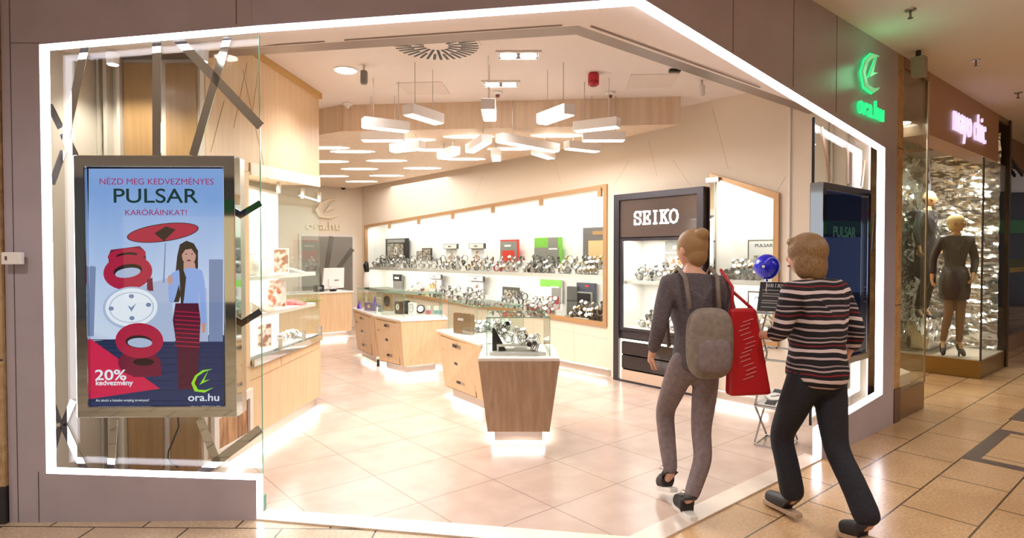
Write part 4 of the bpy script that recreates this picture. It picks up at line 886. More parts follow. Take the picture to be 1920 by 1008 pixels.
# content: wide case
t = thing('presentation_box', 'brown upright box with SEIKO lettering in the wide glass case', 'box', (-.58, 6.55, ZT))
p0, p1 = Vector((-.64, 6.52, 0)), Vector((-.43, 6.33, 0)); dd = (p1 - p0).normalized(); nn = Vector((-dd.y, dd.x, 0)); BX = lambda a, n, z: p0 + dd * a + nn * n + Vector((0, 0, z)); L = (p1 - p0).length
b = MB(); b.prism([(0, ZT), (L, ZT), (L, ZT + .21), (L - .02, ZT + .225), (.02, ZT + .225), (0, ZT + .21)], BX, 0, .05); b.build('body', M_bag, t, bevel=.004)
b = MB(); seiko_into(b, BX(L * .42, -.002, ZT + .155), dd, (0, 0, 1), .09, .022, 0, .003); b.build('lettering', M_txw, t)
for (x, y), wh, n in (((-.30, 6.45), 'beside the brown box', 10), ((-.12, 6.62), 'at the wide case\'s back', 8)):
    pl = Plane((x, y), 20); heap(pl, -.12, .16, lambda s: ZT, n, wh, ['steel', 'white', 'steel'], n0=.03, rows=2, dz=.035, dn=.06, rz0=math.radians(-20), sc_=1.3, left_is_far=False)
# content: clocks and ornaments
def at_case(px, py): p = atz(px, py, ZT + .001); return p
M_pur = mat('purple_glass', '5a36c8', .15); M_bluegl = mat('blue_patterned', '4456b0', .3)
def cone(px, py, h, lab, ball=0):
    p = at_case(px, py); b = MB(); b.lathe([(.045, 0), (.04, .01), (.004, h)], p, 14); tag(b.build('cone_ornament', M_pur), lab, 'ornament')
cone(674, 578, .13, 'short purple cone ornament at the left end of the farthest case'); cone(703, 574, .17, 'taller purple cone ornament near the middle of the far case')
def clockbox(px, py, w_, h_, m_, face, lab, r=.04, oval=1.0, rim=None, th=.05, nm='clock'):
    p = at_case(px, py); ang = math.radians(-35); d = Vector((math.cos(ang), math.sin(ang), 0)); n_ = Vector((-d.y, d.x, 0)); fn = lambda a, n, z: p + d * a + n_ * n + Vector((0, 0, z))
    t = thing(nm, lab, 'clock' if nm == 'clock' else 'ornament', p)
    b = MB(); b.box(fn, -w_ / 2, w_ / 2, 0, th, 0, h_); b.build('body', m_, t, bevel=.004)
    b = MB(); pts = [(r * math.cos(2 * PI * k / 24), h_ * .55 + r * oval * math.sin(2 * PI * k / 24)) for k in range(24)]; b.prism(pts, fn, -.005, -.0005); f = b.build('face', face, t)
    b = MB(); b.prism([(r * 1.12 * math.cos(2 * PI * k / 24), h_ * .55 + r * 1.12 * oval * math.sin(2 * PI * k / 24)) for k in range(24)], fn, -.008, -.0005, holes=[pts]); b.build('rim', rim or M_gold, f)
    b = MB(); b.bar(fn(0, -.007, h_ * .55), fn(.0, -.007, h_ * .55 + r * .7), .004); b.bar(fn(0, -.007, h_ * .55), fn(r * .5, -.007, h_ * .55 - r * .1), .004); b.build('hand', M_black, f)
clockbox(726, 582, .20, .27, M_oak2, M_bdial, 'large brown wooden clock with dark oval face', .06, 1.25, M_leath)
clockbox(746, 588, .13, .18, M_leath, M_dial, 'small dark wooden clock with cream face', .036, 1.3)
clockbox(760, 588, .09, .19, M_black, M_black, 'black narrow box clock between wooden and white ones', .02, 1)
clockbox(771, 590, .12, .17, M_wst, M_dial, 'white clock with oval cream face', .038, 1.4, M_steel)
clockbox(692, 582, .22, .12, M_bluegl, M_dial, 'blue patterned wide desk clock with small round face', .03, 1)
clockbox(711, 584, .06, .10, M_grey, M_dial, 'little grey table clock beside the blue one', .02, 1)
p = at_case(789, 589); t = thing('clock', 'round dark-rimmed clock leaning on the angled counter', 'clock', p); b = MB(); ax = Vector((-.2, -.9, .35)); b.lathe([(.062, 0), (.066, .02), (.045, .025)], p + Vector((0, .03, .068)), 24, 0, ax); b.build('rim', M_bdial, t)
b = MB(); b.lathe([(.045, 0), (.044, .002)], p + Vector((0, .03, .068)) + ax.normalized() * .0255, 20, 0, ax); b.build('face', M_dial, t)
for px_, m_, lab in ((803, mat('pink_box', 'e06a92', .4), 'small pink box at the right end of the angled case'), (818, mat('teal_box', '6fb7c6', .4), 'small pale blue box at the right end of the angled case')):
    p = at_case(px_, 588); t = thing('box', lab, 'box', p); b = MB(); b.slab([(p.x - .03, p.y - .02), (p.x + .03, p.y - .02), (p.x + .03, p.y + .03), (p.x - .03, p.y + .03)], ZT, ZT + .055); b.build('body', m_, t); b = MB(); b.slab([(p.x - .032, p.y - .022), (p.x + .032, p.y - .022), (p.x + .032, p.y + .032), (p.x - .032, p.y + .032)], ZT + .0555, ZT + .11); b.build('lid', M_wst, t)

# ================================================================== DESK, BACK WALL
DK = Plane(G(2.0, 10.88), 40)
t = thing('service_desk', 'oak service desk along the back wall', 'desk', DK(1.6, .3, 0))
MB().box(DK, 0, 3.08, 0, .6, .10, .84).build('body', M_oak, t, bevel=.004)
MB().box(DK, -.02, 3.1, -.02, .62, .8405, .87).build('worktop', M_wtop, t)
MB().box(DK, .05, 3.03, .06, .55, .004, .099).build('plinth', M_satin, t)
MB().box(DK, .2, 2.44, -.10, -.021, .72, .735).build('ledge', M_lime, t, label='lime green ledge')
area_along('desk_foot_led', DK(.2, .03, .095), DK(3.0, .03, .095), (0, 0, -1), .03, 16, lc)
BW = Plane(G(UW, 12.139), 40)            # back wall, s negative to the left
bpx = lambda x, y, n=0: BW.px(x, y, n)
g0, g1 = bpx(560, 500)[0], bpx(663, 500)[0]; zg0, zg1 = .75, bpx(663, 440)[1]
b = MB(); b.box(BW, g0, g1, -.03, -.0005, zg0, zg1); struct('trim_15', b, M_white)
t = thing('glass_wall_panel', 'dark grey glass panel with slanted bars on the back wall', 'panel', BW((g0 + g1) / 2, -.03, zg0))
b = MB(); b.box(BW, g0 + .05, g1 - .04, -.04, -.031, zg0 + .05, zg1 - .05); b.build('pane', mat('smoked_pane', '8b857c', .12, .1), t)
for (xa, ya), (xb, yb), w_ in (((622, 443), (612, 505), 9), ((661, 466), (632, 506), 9), ((593, 490), (602, 540), 8), ((600, 590), (640, 540), 8)):
    a = bpx(xa, ya, -.04); c = bpx(xb, yb, -.04); b = MB(); b.bar(BW(a[0], -.043, a[1]), BW(c[0], -.043, c[1]), w_ * .011, .006, up=BW.n); b.build('bar', mat('smoked_bar', '6f6a63', .1, .3), t)
t = thing('wall_logo', 'cream raised clock-shaped logo high on the back wall', 'sign', BW(bpx(612, 392)[0], 0, 2))
a = bpx(612, 391); b = MB(); logo_into(b, BW(a[0], -.05, a[1]), BW.d, (0, 0, 1), .55, .42, 0, .04); b.build('emblem', mat('cream_raised', 'f4e6cc', .5), t)
a = bpx(606, 423); b = MB(); text_into(b, 'ora.hu', BW(a[0], -.03, a[1]), BW.d, (0, 0, 1), .16, 0, .02, .03, .75); b.build('lettering', mat('cream_raised', 'f4e6cc', .5), t)
b = MB(); p = BW(bpx(642, 353)[0], -.05, bpx(642, 353)[1]); b.lathe([(.02, .05), (.05, .03), (.05, 0), (.03, -.03)], p, 14); tag(b.build('dome_camera', M_black), 'small black dome camera high on the back wall', 'camera')
# monitor etc on the desk
def dpx(x, y, n): return DK.px(x, y, n)
s0 = dpx(603, 500, .3)[0]; s1 = dpx(644, 500, .3)[0]; ztop = dpx(624, 502, .3)[1]
t = thing('monitor', 'white monitor seen from behind on the service desk', 'monitor', DK((s0 + s1) / 2, .3, .87))
MB().prism([(s0, .90), (s1, .92), (s1 + .01, ztop), (s0 + .04, ztop)], DK, .28, .33).build('back_shell', M_wst, t, bevel=.008)
MB().box(DK, (s0 + s1) / 2 - .1, (s0 + s1) / 2 + .12, .25, .279, .95, 1.10).build('hump', M_wst, t)
MB().box(DK, (s0 + s1) / 2 - .05, (s0 + s1) / 2 + .05, .26, .279, .90, .949).build('neck', M_wst, t)
MB().box(DK, (s0 + s1) / 2 - .12, (s0 + s1) / 2 + .14, .2, .40, .8705, .885).build('base', M_wst, t)
MB().box(DK, (s0 + s1) / 2 + .01, (s0 + s1) / 2 + .10, .245, .2495, 1.06, 1.085).build('badge', M_grey, t)
s0 = dpx(592, 500, .1)[0]; s1 = dpx(607, 500, .1)[0]
t = thing('receipt_printer', 'black receipt printer on the service desk', 'printer', DK((s0 + s1) / 2, .15, .87))
MB().prism([(s0, .871), (s1, .871), (s1, .98), (s1 - .02, 1.0), (s0 + .02, 1.0), (s0, .98)], DK, .08, .22).build('body', M_black, t, bevel=.005)
MB().box(DK, s0 + .04, s1 - .05, .075, .0795, .92, .965).build('slot', M_grey, t)
p = DK(dpx(619, 545, .12)[0], .12, .871); b = MB(); b.tube([p, p + Vector((.07, 0, .015)), p + Vector((.12, 0, .03))], [.03, .035, .02], 10); tag(b.build('hand_scanner', M_black, smooth=True), 'small black scanner on the desk by the monitor', 'scanner')
b = MB(); p = RWs(rpx(686, 480, -.16)[0], -.16, 1.20)
t = thing('figure_cutout', 'slim black and white display figure beside the left end of the wall display', 'figure', RWs(9.72, -.16, .0))
b.tube([p + Vector((0, 0, -1.19)), p + Vector((0, 0, -.5))], .03, 8); b.build('stem', M_white, t)
b = MB(); b.tube([p + Vector((0, 0, -.499)), p + Vector((0, 0, -.2)), p + Vector((.02, 0, .0))], [.05, .07, .05], 10); b.build('lower', M_white, t, smooth=True)
b = MB(); b.tube([p + Vector((.02, 0, .001)), p + Vector((.0, 0, .15)), p + Vector((.02, 0, .22))], [.05, .06, .03], 10); b.build('upper', M_black, t, smooth=True)

# ================================================================== OAK CEILING
WC = [(-1.927, 6.813), (1.80, 6.44), (1.30, 7.24), X2(G(5.60, 11.9)), X2(G(1.2, 11.9)), X2(G(2.90, 6.44))]
b = MB(); b.slab(WC, 2.965, 3.2595)
slots = [(661, 284), (616, 302.6), (725, 301), (674, 316.5), (792, 315), (622, 330), (725, 329), (678, 340), (879, 256), (819, 281), (871, 298), (1044, 254), (957, 279), (612, 277), (770, 262)]
struct('ceiling_oak', b, M_oak3)
SL = ['front row of the far left field', 'at the oak wall edge, third row', 'third row, right of the edge one', 'fourth row, second from the oak wall', 'right end of the fourth row', 'at the oak wall edge, rearmost pair', 'rear row, right one', 'rearmost of all', 'frontmost one left of the frontal lamps', 'between the hanging lamps, left half', 'right end of the slots, rear', 'frontmost one at the right', 'middle, behind the lamp hands', 'at the oak wall edge, front', 'second row, left of the lamps']
for k, (x, y) in enumerate(slots):
    p = atz(x, y, 2.965); L = .30; w_ = .07
    t = thing('ceiling_light', 'light slot in the oak ceiling, ' + SL[k], 'light', p, 0, 'light slots in the oak ceiling')
    b = MB(); b.slab([(p.x - L, p.y), (p.x - L * .5, p.y - w_), (p.x + L * .6, p.y - w_), (p.x + L, p.y), (p.x + L * .5, p.y + w_), (p.x - L * .6, p.y + w_)], 2.958, 2.9645); b.build('diffuser', M_lamp, t)

# ================================================================== CLOCK OF HANGING LAMPS
LC = Vector((-.20, 6.42)); ZB = 2.78
def lampbox(label, p, q, group=None, cab=2):
    p = Vector((*p, ZB)); q = Vector((*q, ZB)); c = (p + q) / 2; t = thing('pendant_light', label, 'light', c, 0, group)
    d = (q - p).normalized(); n = Vector((-d.y, d.x, 0)); fn = lambda a, k, z: p + d * a + n * k + Vector((0, 0, z)); L = (q - p).length
    b = MB(); b.box(fn, 0, L, -.06, .06, .006, .095); b.build('housing', M_lampw, t, bevel=.003)
    b = MB(); b.box(fn, .012, L - .012, -.048, .048, -.001, .0055); b.build('diffuser', M_lamp, t)
    for f in (.22, .78):
        b = MB(); b.tube([fn(L * f, 0, .0955), fn(L * f, 0, 3.258 - ZB)], .004, 6); b.build('cable', M_satin, t)
CK = ['at its far right', 'right, one step behind the far right one', 'back right, two steps behind the right end', 'at the very back', 'back left, beside the rearmost one', 'left, one step behind the far left one', 'at its far left', 'left, one step before the far left one', 'front left, beside the front one', 'frontmost, pointing at the door', 'front right, beside the front one', 'right, one step before the far right one']
for k in range(12):
    a = math.radians(30 * k); d = Vector((math.cos(a), math.sin(a)))
    clock = (3 - k) % 12 or 12
    lampbox('hanging box lamp of the clock ring, ' + CK[k], LC + d * .95, LC + d * 1.40, 'clock mark lamps')
lampbox('longer white box lamp, hand of the hanging clock pointing back right', LC + Vector((.06, .04)), LC + Vector((.72, .70)))
lampbox('shorter white box lamp, hand of the hanging clock pointing back left', LC + Vector((-.07, .09)), LC + Vector((-.30, .74)))
# ---- ceiling fittings
def twin(px, py, lab):
    p = atz(px, py, 3.259); t = thing('downlight', lab, 'light', p); 
    b = MB(); b.prism([(-.19, -.11), (.19, -.11), (.19, .11), (-.19, .11)], lambda a, n, z: Vector((p.x + a, p.y + z, p.z + n)), -.012, -.001, holes=[[(-.165, -.085), (.165, -.085), (.165, .085), (-.165, .085)]]); b.build('frame', M_white, t)
    b = MB(); b.slab([(p.x - .165, p.y - .085), (p.x + .165, p.y - .085), (p.x + .165, p.y + .085), (p.x - .165, p.y + .085)], 3.254, 3.2585); b.build('recess', M_anth, t)
    for s_ in (-.085, .085): b = MB(); b.lathe([(.07, -.012), (.07, -.002)], Vector((p.x + s_, p.y, 3.256)), 20); b.build('lamp', M_spot, t)
twin(972, 103, 'square twin downlight in the shop ceiling nearest the door track'); twin(939, 157, 'square twin downlight behind the front hanging lamp')
p = atz(648, 131, 3.259); t = thing('downlight', 'round bright downlight at the left of the shop ceiling', 'light', p); b = MB(); b.lathe([(.09, -.012), (.09, -.001)], p, 24); b.build('lamp', M_spot, t); b = MB(); b.lathe([(.108, -.006), (.108, -.0005)], p, 24); b.build('rim', M_white, t)
p = atz(818, 84, 3.259); t = thing('ceiling_vent', 'round white air vent with black radial slots', 'vent', p)
b = MB(); b.lathe([(.36, -.008), (.36, -.001)], p, 40); b.build('plate', M_ceil, t)
b = MB()
for k in range(36):
    a = 2 * PI * k / 36; d = Vector((math.cos(a), math.sin(a), 0)); r0 = .10 if k % 2 else .2; b.bar(p + d * r0 + Vector((0, 0, -.0095)), p + d * .34 + Vector((0, 0, -.0095)), .022, .002)
b.build('slots', M_black, t)
for px_, py_, lab in ((795, 166, 'faint square hatch in the shop ceiling left of the hanging lamps'), (1222, 152, 'faint square hatch in the shop ceiling right of the red alarm')):
    p = atz(px_, py_, 3.2585); b = MB(); b.slab([X2(p + Vector((C40, S40, 0)) * .32), X2(p + Vector((-S40, C40, 0)) * .32), X2(p - Vector((C40, S40, 0)) * .32), X2(p - Vector((-S40, C40, 0)) * .32)], 3.255, 3.2585); tag(b.build('ceiling_hatch', mat('hatch_paint', 'e6d9cf', .7)), lab, 'hatch')
p = atz(1113, 137, 3.259); t = thing('alarm_sounder', 'red fire alarm sounder on the shop ceiling', 'alarm', p); b = MB(); b.lathe([(.03, -.05), (.05, -.045), (.052, -.02)], p + Vector((0, 0, -.065)), 20); b.lathe([(.052, -.08), (.052, -.02), (.045, -.001)], p, 20); b.build('body', mat('alarm_red', 'b8202e', .3), t); b = MB(); b.lathe([(.03, -.122), (.03, -.1155)], p, 16); b.build('lens', mat('alarm_lens', '8e1822', .2), t)
def hang(px, py, lab, m_, r, h_, cat, nm):
    p = atz(px, py, 3.259); t = thing(nm, lab, cat, p); b = MB(); b.lathe([(.012, -.05), (.012, -.001)], p, 8); b.build('stem', M_satin, t); b = MB(); b.lathe([(r * .7, -h_ - .05), (r, -h_ - .03), (r, -.065), (r * .8, -.0505)], p, 14); b.build('body', m_, t)
hang(682, 122, 'grey motion sensor hanging by the round downlight', M_grey, .035, .12, 'sensor', 'motion_sensor'); hang(1316, 150, 'white motion sensor hanging at the right of the shop ceiling', M_white, .03, .11, 'sensor', 'motion_sensor')
p = atz(1265, 130, 3.258); b = MB(); b.bar(p + Vector((-.05, 0, -.015)), p + Vector((.05, 0, -.015)), .05, .02); tag(b.build('door_sensor', M_black), 'small black sensor on the ceiling near the door track', 'sensor')
for px_, py_, lab in ((1144, 173, 'small smoke detector on the ceiling before the oak fascia, right'), (933, 172, 'small smoke detector behind the twin downlights'), (652, 193, 'small white disc on the ceiling above the oak fascia corner')):
    p = atz(px_, py_, 3.259); t = thing('smoke_detector', lab, 'detector', p); b = MB(); b.lathe([(.04, -.03), (.055, -.015), (.055, -.001)], p, 16); b.build('base', M_wst, t); b = MB(); b.lathe([(.02, -.055), (.022, -.0305)], p, 12); b.build('sensor_head', mat('dark_red_head', '6e2a2a', .4) if px_ > 660 else M_wst, t)

# ================================================================== STAND, PLACARD, BALLOON
ST = Plane(X2(atz(1415, 832, .01)), -40)   # s to the right-front, n away
t = thing('folding_display_stand', 'chrome zigzag display stand with watch poster at the door', 'stand', ST(.12, .15, 0))
wS, dS = .25, .30
def fr(z, name, m_=M_chrome, tilt=0):
    b = MB(); P = [ST(0, 0, z), ST(wS, 0, z), ST(wS, dS, z + tilt), ST(0, dS, z + tilt)]
    for i in range(4): b.bar(P[i], P[(i + 1) % 4], .016)
    b.build(name, m_, t); return P
fr(.012, 'base_frame'); b = MB(); b.slab([X2(ST(.01, .01, 0)), X2(ST(wS - .01, .01, 0)), X2(ST(wS - .01, dS - .01, 0)), X2(ST(.01, dS - .01, 0))], .008, .012); b.build('base_plate', M_satin, t)
for zz, tl in ((.33, .06), (.72, .06), (1.10, .0)): fr(zz, 'shelf_frame', tilt=tl)
for z0, z1 in ((.02, .33), (.33, .72), (.72, 1.10)):
    for s_ in (.0, wS):
        b = MB(); b.bar(ST(s_, 0, z0 + .01), ST(s_, dS, z1), .012); b.build('leg', M_gsteel, t)
        b = MB(); b.bar(ST(s_, dS, z0 + .01), ST(s_, 0, z1), .012); b.build('leg', M_gsteel, t)
t2 = thing('watch_poster', 'grey tilted poster with a large round watch on the stand', 'poster', ST(.12, .1, .35))
b = MB(); U = (ST(0, dS, .43) - ST(0, 0, .345)).normalized(); fn = lambda a, n, z: ST(0, 0, .345) + ST.d * a + U * z + ST.d.cross(U) * n
b.box(fn, .005, wS - .005, -.02, .0, 0, .31); b.build('board', mat('poster_grey', 'cfc9c2', .3), t2)
b = MB(); b.lathe([(.075, .0), (.075, .004)], fn(.11, .001, .16), 28, 0, ST.d.cross(U)); w_ = b.build('printed_case', M_gsteel, t2)
b = MB(); b.lathe([(.062, .0), (.062, .002)], fn(.11, .0055, .16), 28, 0, ST.d.cross(U)); b.bar(fn(.11, .009, .16), fn(.14, .009, .19), .005, mi=1); b.bar(fn(.11, .009, .16), fn(.08, .009, .15), .005, mi=1); b.build('printed_dial', [M_dial, M_txd], w_)
b = MB(); b.box(fn, .07, .15, .001, .003, .225, .30); b.box(fn, .07, .15, .001, .003, .02, .095); b.build('printed_strap', M_blst, t2)
t3 = thing('placard', 'black tilted SEIKO placard on top of the chrome stand', 'sign', ST(.12, .05, 1.12))
U3 = (Vector((0, 0, 1)) * .93 + ST.n * .36).normalized(); fn3 = lambda a, n, z: ST(0, .02, 1.115) + ST.d * a + U3 * z + ST.d.cross(U3) * n
b = MB(); b.box(fn3, .0, wS, -.012, 0, 0, .25); b.build('board', M_black, t3)
b = MB(); seiko_into(b, fn3(wS * .5, .002, .22), ST.d, U3, .15, .025, 0, .002); b.build('lettering', M_txw, t3)
b = MB()
for k, (w_, z_) in enumerate(((.13, .175), (.16, .145), (.18, .125), (.17, .085), (.19, .065), (.15, .03))): b.box(fn3, .03, .03 + w_, .0005, .002, z_, z_ + .008)
b.build('text_lines', M_grey, t3)
t4 = thing('balloon', 'shiny blue balloon floating over the SEIKO placard', 'balloon', (2.04, 4.88, 1.38))
c_ = atY(1438, 499, 4.88); b = MB(); prof = [(max(.001, .1 * math.sin(a)), -.1 * math.cos(a) * (1.06 if a < PI / 2 else 1)) for a in [PI * k / 24 for k in range(25)]]
b.lathe(prof, c_, 36); b.build('body', mat('balloon_blue', '0a1fd8', .08, 0, coat=.6), t4, smooth=True)
b = MB(); b.lathe([(.012, -.018), (.004, .0)], c_ + Vector((0, 0, -.104)), 12); b.build('knot', mat('balloon_blue', '0a1fd8', .08), t4)
b = MB(); b.tube([c_ + Vector((0, 0, -.122)), c_ + Vector((.0, .015, -.2)), fn3(.06, -.014, .16)], .0025, 6); b.build('stick', M_wst, t4)
b = MB(); q = c_ + Vector((-.062, -.079, 0)).normalized() * .1005; b.lathe([(.012, 0), (.012, .001)], q, 16, 0, (q - c_)); b.build('print', M_wst, t4)

# ================================================================== ITEMS IN THE LEFT GLASS CABINET
def cab(y, xo, z): return Vector((XG(y) - xo * .72, y, z))
def pic_card(y, z, w_, h_, lab, m_=M_photo2):
    t = thing('picture_card', lab, 'picture', cab(y, .2, z)); d = Vector((.6, .8, 0)).normalized(); n = Vector((-.8, .6, 0)); p = cab(y, .2, z); fn = lambda a, k, q: p + d * a + n * k + Vector((0, 0, q))
    b = MB(); b.box(fn, -w_ / 2, w_ / 2, 0, .012, 0, h_); b.build('board', M_white, t); b = MB(); b.box(fn, -w_ / 2 + .012, w_ / 2 - .012, -.002, -.0005, .012, h_ - .012); b.build('print', m_, t)
pic_card(5.72, 1.3955, .17, .24, 'photo of a woman on the top shelf of the left glass cabinet', M_photo2)
pic_card(5.62, 1.0755, .20, .27, 'large photo of a red-haired woman on the middle shelf, left cabinet', noisy('photo_redhair', 'b05a34', 'f0dcd0', 14, .3, detail=2, lo=.42, hi=.58))
pic_card(5.38, .7405, .15, .22, 'small photo on the bottom shelf of the left glass cabinet', noisy('photo_brunette', '7a4632', 'e8cfc4', 16, .3, detail=2, lo=.42, hi=.58))
def bust(y, z, s_, lab, m_=M_wst):
    p = cab(y, .22, z); t = thing('necklace_bust', lab, 'display bust', p); b = MB(); b.tube([p, p + Vector((0, 0, .05 * s_)), p + Vector((-.02, 0, .16 * s_)), p + Vector((-.03, 0, .22 * s_)), p + Vector((-.03, 0, .30 * s_))], [.07 * s_, .09 * s_, .075 * s_, .03 * s_, .028 * s_], 16); b.build('body', m_, t, smooth=True)
    b = MB(); b.tube([p + Vector((-.01 + .07 * s_ * math.cos(a), .055 * s_ * math.sin(a), .17 * s_ + .02 * math.cos(a))) for a in [2 * PI * k / 18 for k in range(18)]], .003, 5, closed=True); b.build('necklace', M_gold, t)
bust(5.15, 1.3955, 1.0, 'white necklace bust on the top shelf, left cabinet'); bust(5.42, 1.3955, .75, 'smaller white bust beside the first, top shelf of the left cabinet'); bust(5.05, 1.0755, .8, 'white bust at the near end of the middle cabinet shelf')
bust(5.02, .7405, .8, 'white bust at the near end of the bottom cabinet shelf')
def tray(y, z, m_, lab, h_=.05):
    p = cab(y, .15, z); b = MB(); b.add([(p.x + a, p.y + b_, p.z + c) for a, b_, c in ((-.08, -.09, 0), (.08, -.09, 0), (.08, .09, 0), (-.08, .09, 0), (-.08, -.09, h_), (.06, -.09, .012), (.06, .09, .012), (-.08, .09, h_))], [(0, 3, 2, 1), (4, 5, 6, 7), (0, 1, 5, 4), (1, 2, 6, 5), (2, 3, 7, 6), (3, 0, 4, 7)]); tag(b.build('jewellery_tray', m_), lab, 'tray')
tray(5.95, 1.3955, M_grey, 'grey sloping jewellery tray, top shelf of the left cabinet'); tray(5.30, 1.0755, mat('taupe_tray', '9a8a7c', .5), 'taupe sloping tray near the red-haired photo, left cabinet', .09); tray(5.98, 1.0755, mat('red_tray', 'c23b3b', .4), 'red tray on the middle shelf of the left cabinet'); tray(6.05, .7405, M_wst, 'white tray on the bottom shelf of the left cabinet')
pc = Plane((XG(5.9) - .16, 5.45), 86)
heap(pc, .12, .55, lambda s: .7405, 8, 'low in the left glass cabinet', ['gold', 'steel', 'white'], n0=.0, rows=1, rz0=math.radians(60), step=False, sc_=1.2)

# ================================================================== STONE STRIP, SECOND SHOP, MALL CEILING
b = MB(); b.box(FR, sE + .001, 3.93, .0, .6, .32, ZC); struct('wall_stone_right', b, noisy('sand_stone', 'c69c66', 'ad8450', 9, .45, 0, detail=8, distort=1.2))
b = MB(); b.box(FR, sE + .001, 3.93, -.008, .6, 0, .319); struct('baseboard_stone', b, mat('bronze_base', '6b5346', .35, .4))
b = MB(); b.box(FR, sE, 3.93, -.003, .001, 2.56, 2.566); b.box(FR, sE, 3.93, -.003, .001, 1.1, 1.106); struct('trim_16', b, M_txd)
M_sh2 = mat('beige_panel', 'b5936f', .4); M_br = mat('bronze_metal', '8d7256', .3, .6)
b = MB(); b.box(FR, 3.931, 4.1, .35, 4.2, 0, ZC); b.box(FR, 3.931, 12, 4.0, 4.2, 0, ZC); struct('wall_shop_inner', b, mat('pale_inner', 'd9c8a4', .6))
t = thing('shop_window_case', 'glass window case of the next shop beside the stone strip', 'display case', FR(4.3, .2, 0))
MB().box(FR, 3.935, 4.65, 0, .35, .004, .27).build('plinth', M_br, t, label='bronze plinth')
MB().box(FR, 3.94, 4.645, .01, .02, .271, 3.33).build('front_pane', M_glass, t); MB().box(FR, 4.635, 4.645, .021, .34, .271, 3.33).build('side_pane', M_glass, t)
MB().box(FR, 3.935, 4.65, -.002, .35, 3.3305, 3.429).build('top_rail', M_br, t)
b = MB(); b.bar(FR(4.648, .0, .27), FR(4.648, .0, 3.33), .014); b.build('corner_post', M_satin, t)
b = MB(); b.lathe([(.20, 0), (.20, .10)], FR(4.25, .17, .271), 28); tag(b.build('podium', mat('cream_podium', 'ecdcc4', .5)), 'cream round podium in the next shop window case', 'podium') if False else None
p = FR(4.28, .17, 0)
t = thing('podium', 'low cream podium inside the corner window case', 'podium', FR(4.28, .17, .271)); MB().prism([(4.0, .05), (4.0, .32), (4.4, .32), (4.55, .18), (4.4, .05)], lambda a, n, z: FR(a, z, n), .272, .40).build('body', mat('cream_podium', 'ecdcc4', .5), t, bevel=.01)
a = FR.px(1692, 175, .2); p = FR(a[0], .2, 3.1); t = thing('spotlight', 'bell shaped track spotlight in the corner window case', 'light', p)
b = MB(); b.lathe([(.085, -.17), (.075, -.10), (.045, -.03), (.03, 0)], p, 20); b.build('shade', mat('lamp_shell', '8f7b68', .35, .4), t, smooth=True); b = MB(); b.lathe([(.075, -.176), (.078, -.171)], p, 20); b.build('lamp', M_spot, t); b = MB(); b.bar(p + Vector((0, 0, .001)), p + Vector((0, 0, .32)), .014); b.build('stem', M_gsteel, t)
spot('case_spot_beam', p + Vector((0, 0, -.19)), FR(4.3, .3, 0), 50, 100, .7, (1, .86, .68), .05)
# header with the illuminated name
b = MB(); b.box(FR, 4.66, 7.56, .0, .25, 2.80, ZC); struct('wall_header', b, mat('header_beige', 'b9957a', .5))
M_ls = mat('lilac_light', 'ffffff', .5, 0, 1.0, 'd9ccff')
t = thing('lit_shop_sign', 'lilac lit script shop name on the beige header of the next shop', 'sign', FR(6.2, 0, 3)); b = MB(); sh_ = 0
for s_, c_, w_ in (('mayo', 5.78, .78), ('chic', 6.55, .52)): pass
text_into(b, 'mayo chic', FR(6.12, -.02, 3.05), FR.d, (0, 0, 1), .42, 0, .0, .02, 1.36); b.build('lettering', M_ls, t)
# foil window
E0 = 6.84; F1 = 8.10
t = thing('shop_window_case', 'corner window case lined with crumpled silver foil', 'display case', FR(7.4, .5, 0))
MB().box(FR, E0, F1, 0, 1.05, .004, .225).build('plinth', mat('brass_plinth', '8f7340', .28, .7), t, label='brass plinth')
MB().box(FR, E0 + .01, F1 - .01, .01, 1.04, .2255, .236).build('floor_board', mat('window_floor', 'cdbfae', .4), t)
MB().box(FR, E0 + .004, F1 - .02, .004, .014, .237, 2.79).build('front_pane', M_glass, t); MB().box(FR, E0 + .004, E0 + .014, .015, 1.0, .237, 3.3).build('side_pane', M_glass, t)
b = MB(); b.bar(FR(E0 + .002, .002, .23), FR(E0 + .002, .002, 2.79), .016); b.build('corner_joint', M_txd, t)
def foil(name, fn, a0, a1, z0, z1, nu, nv, lab):
    b = MB(); vs = []
    for j in range(nv + 1):
        for i in range(nu + 1):
            a = a0 + (a1 - a0) * i / nu; z = z0 + (z1 - z0) * j / nv
            q = Vector((a * 1.6, z * 4.2, 7)); h = noise.ridged_multi_fractal(q, 1.0, 2.1, 4, 1.0, 2.0) * .05 + noise.noise(Vector((a * 9, z * 16, 1))) * .025 + noise.noise(Vector((a * 2, z * 2, 4))) * .06
            vs.append(fn(a, h, z))
    fs = [(j * (nu + 1) + i, j * (nu + 1) + i + 1, (j + 1) * (nu + 1) + i + 1, (j + 1) * (nu + 1) + i) for j in range(nv) for i in range(nu)]
    b.add(vs, fs); o = b.build(name, mat('silver_foil', 'efece6', .24, 1), None); so = o.modifiers.new('thick', 'SOLIDIFY'); so.thickness = .004; tag(o, lab, 'foil backdrop'); return o
foil('foil_backdrop', lambda a, h, z: FR(a, 1.0 - h, z), E0 + .05, F1 - .05, .24, 3.25, 60, 130, 'crumpled silver foil covering the back of the corner shop window')
foil('foil_backdrop', lambda a, h, z: FR(F1 - .04 - h, a, z), .06, .88, .24, 3.25, 44, 130, 'crumpled silver foil covering the right side of the corner shop window')
foil('foil_heap', lambda a, h, z: FR(a, .52 + z * .42, .25 + h * 2.5 + math.sin(z * PI) * .22), E0 + .08, F1 - .2, 0.0, 1.0, 50, 40, 'crumpled silver foil heaped on the floor behind the mannequins')
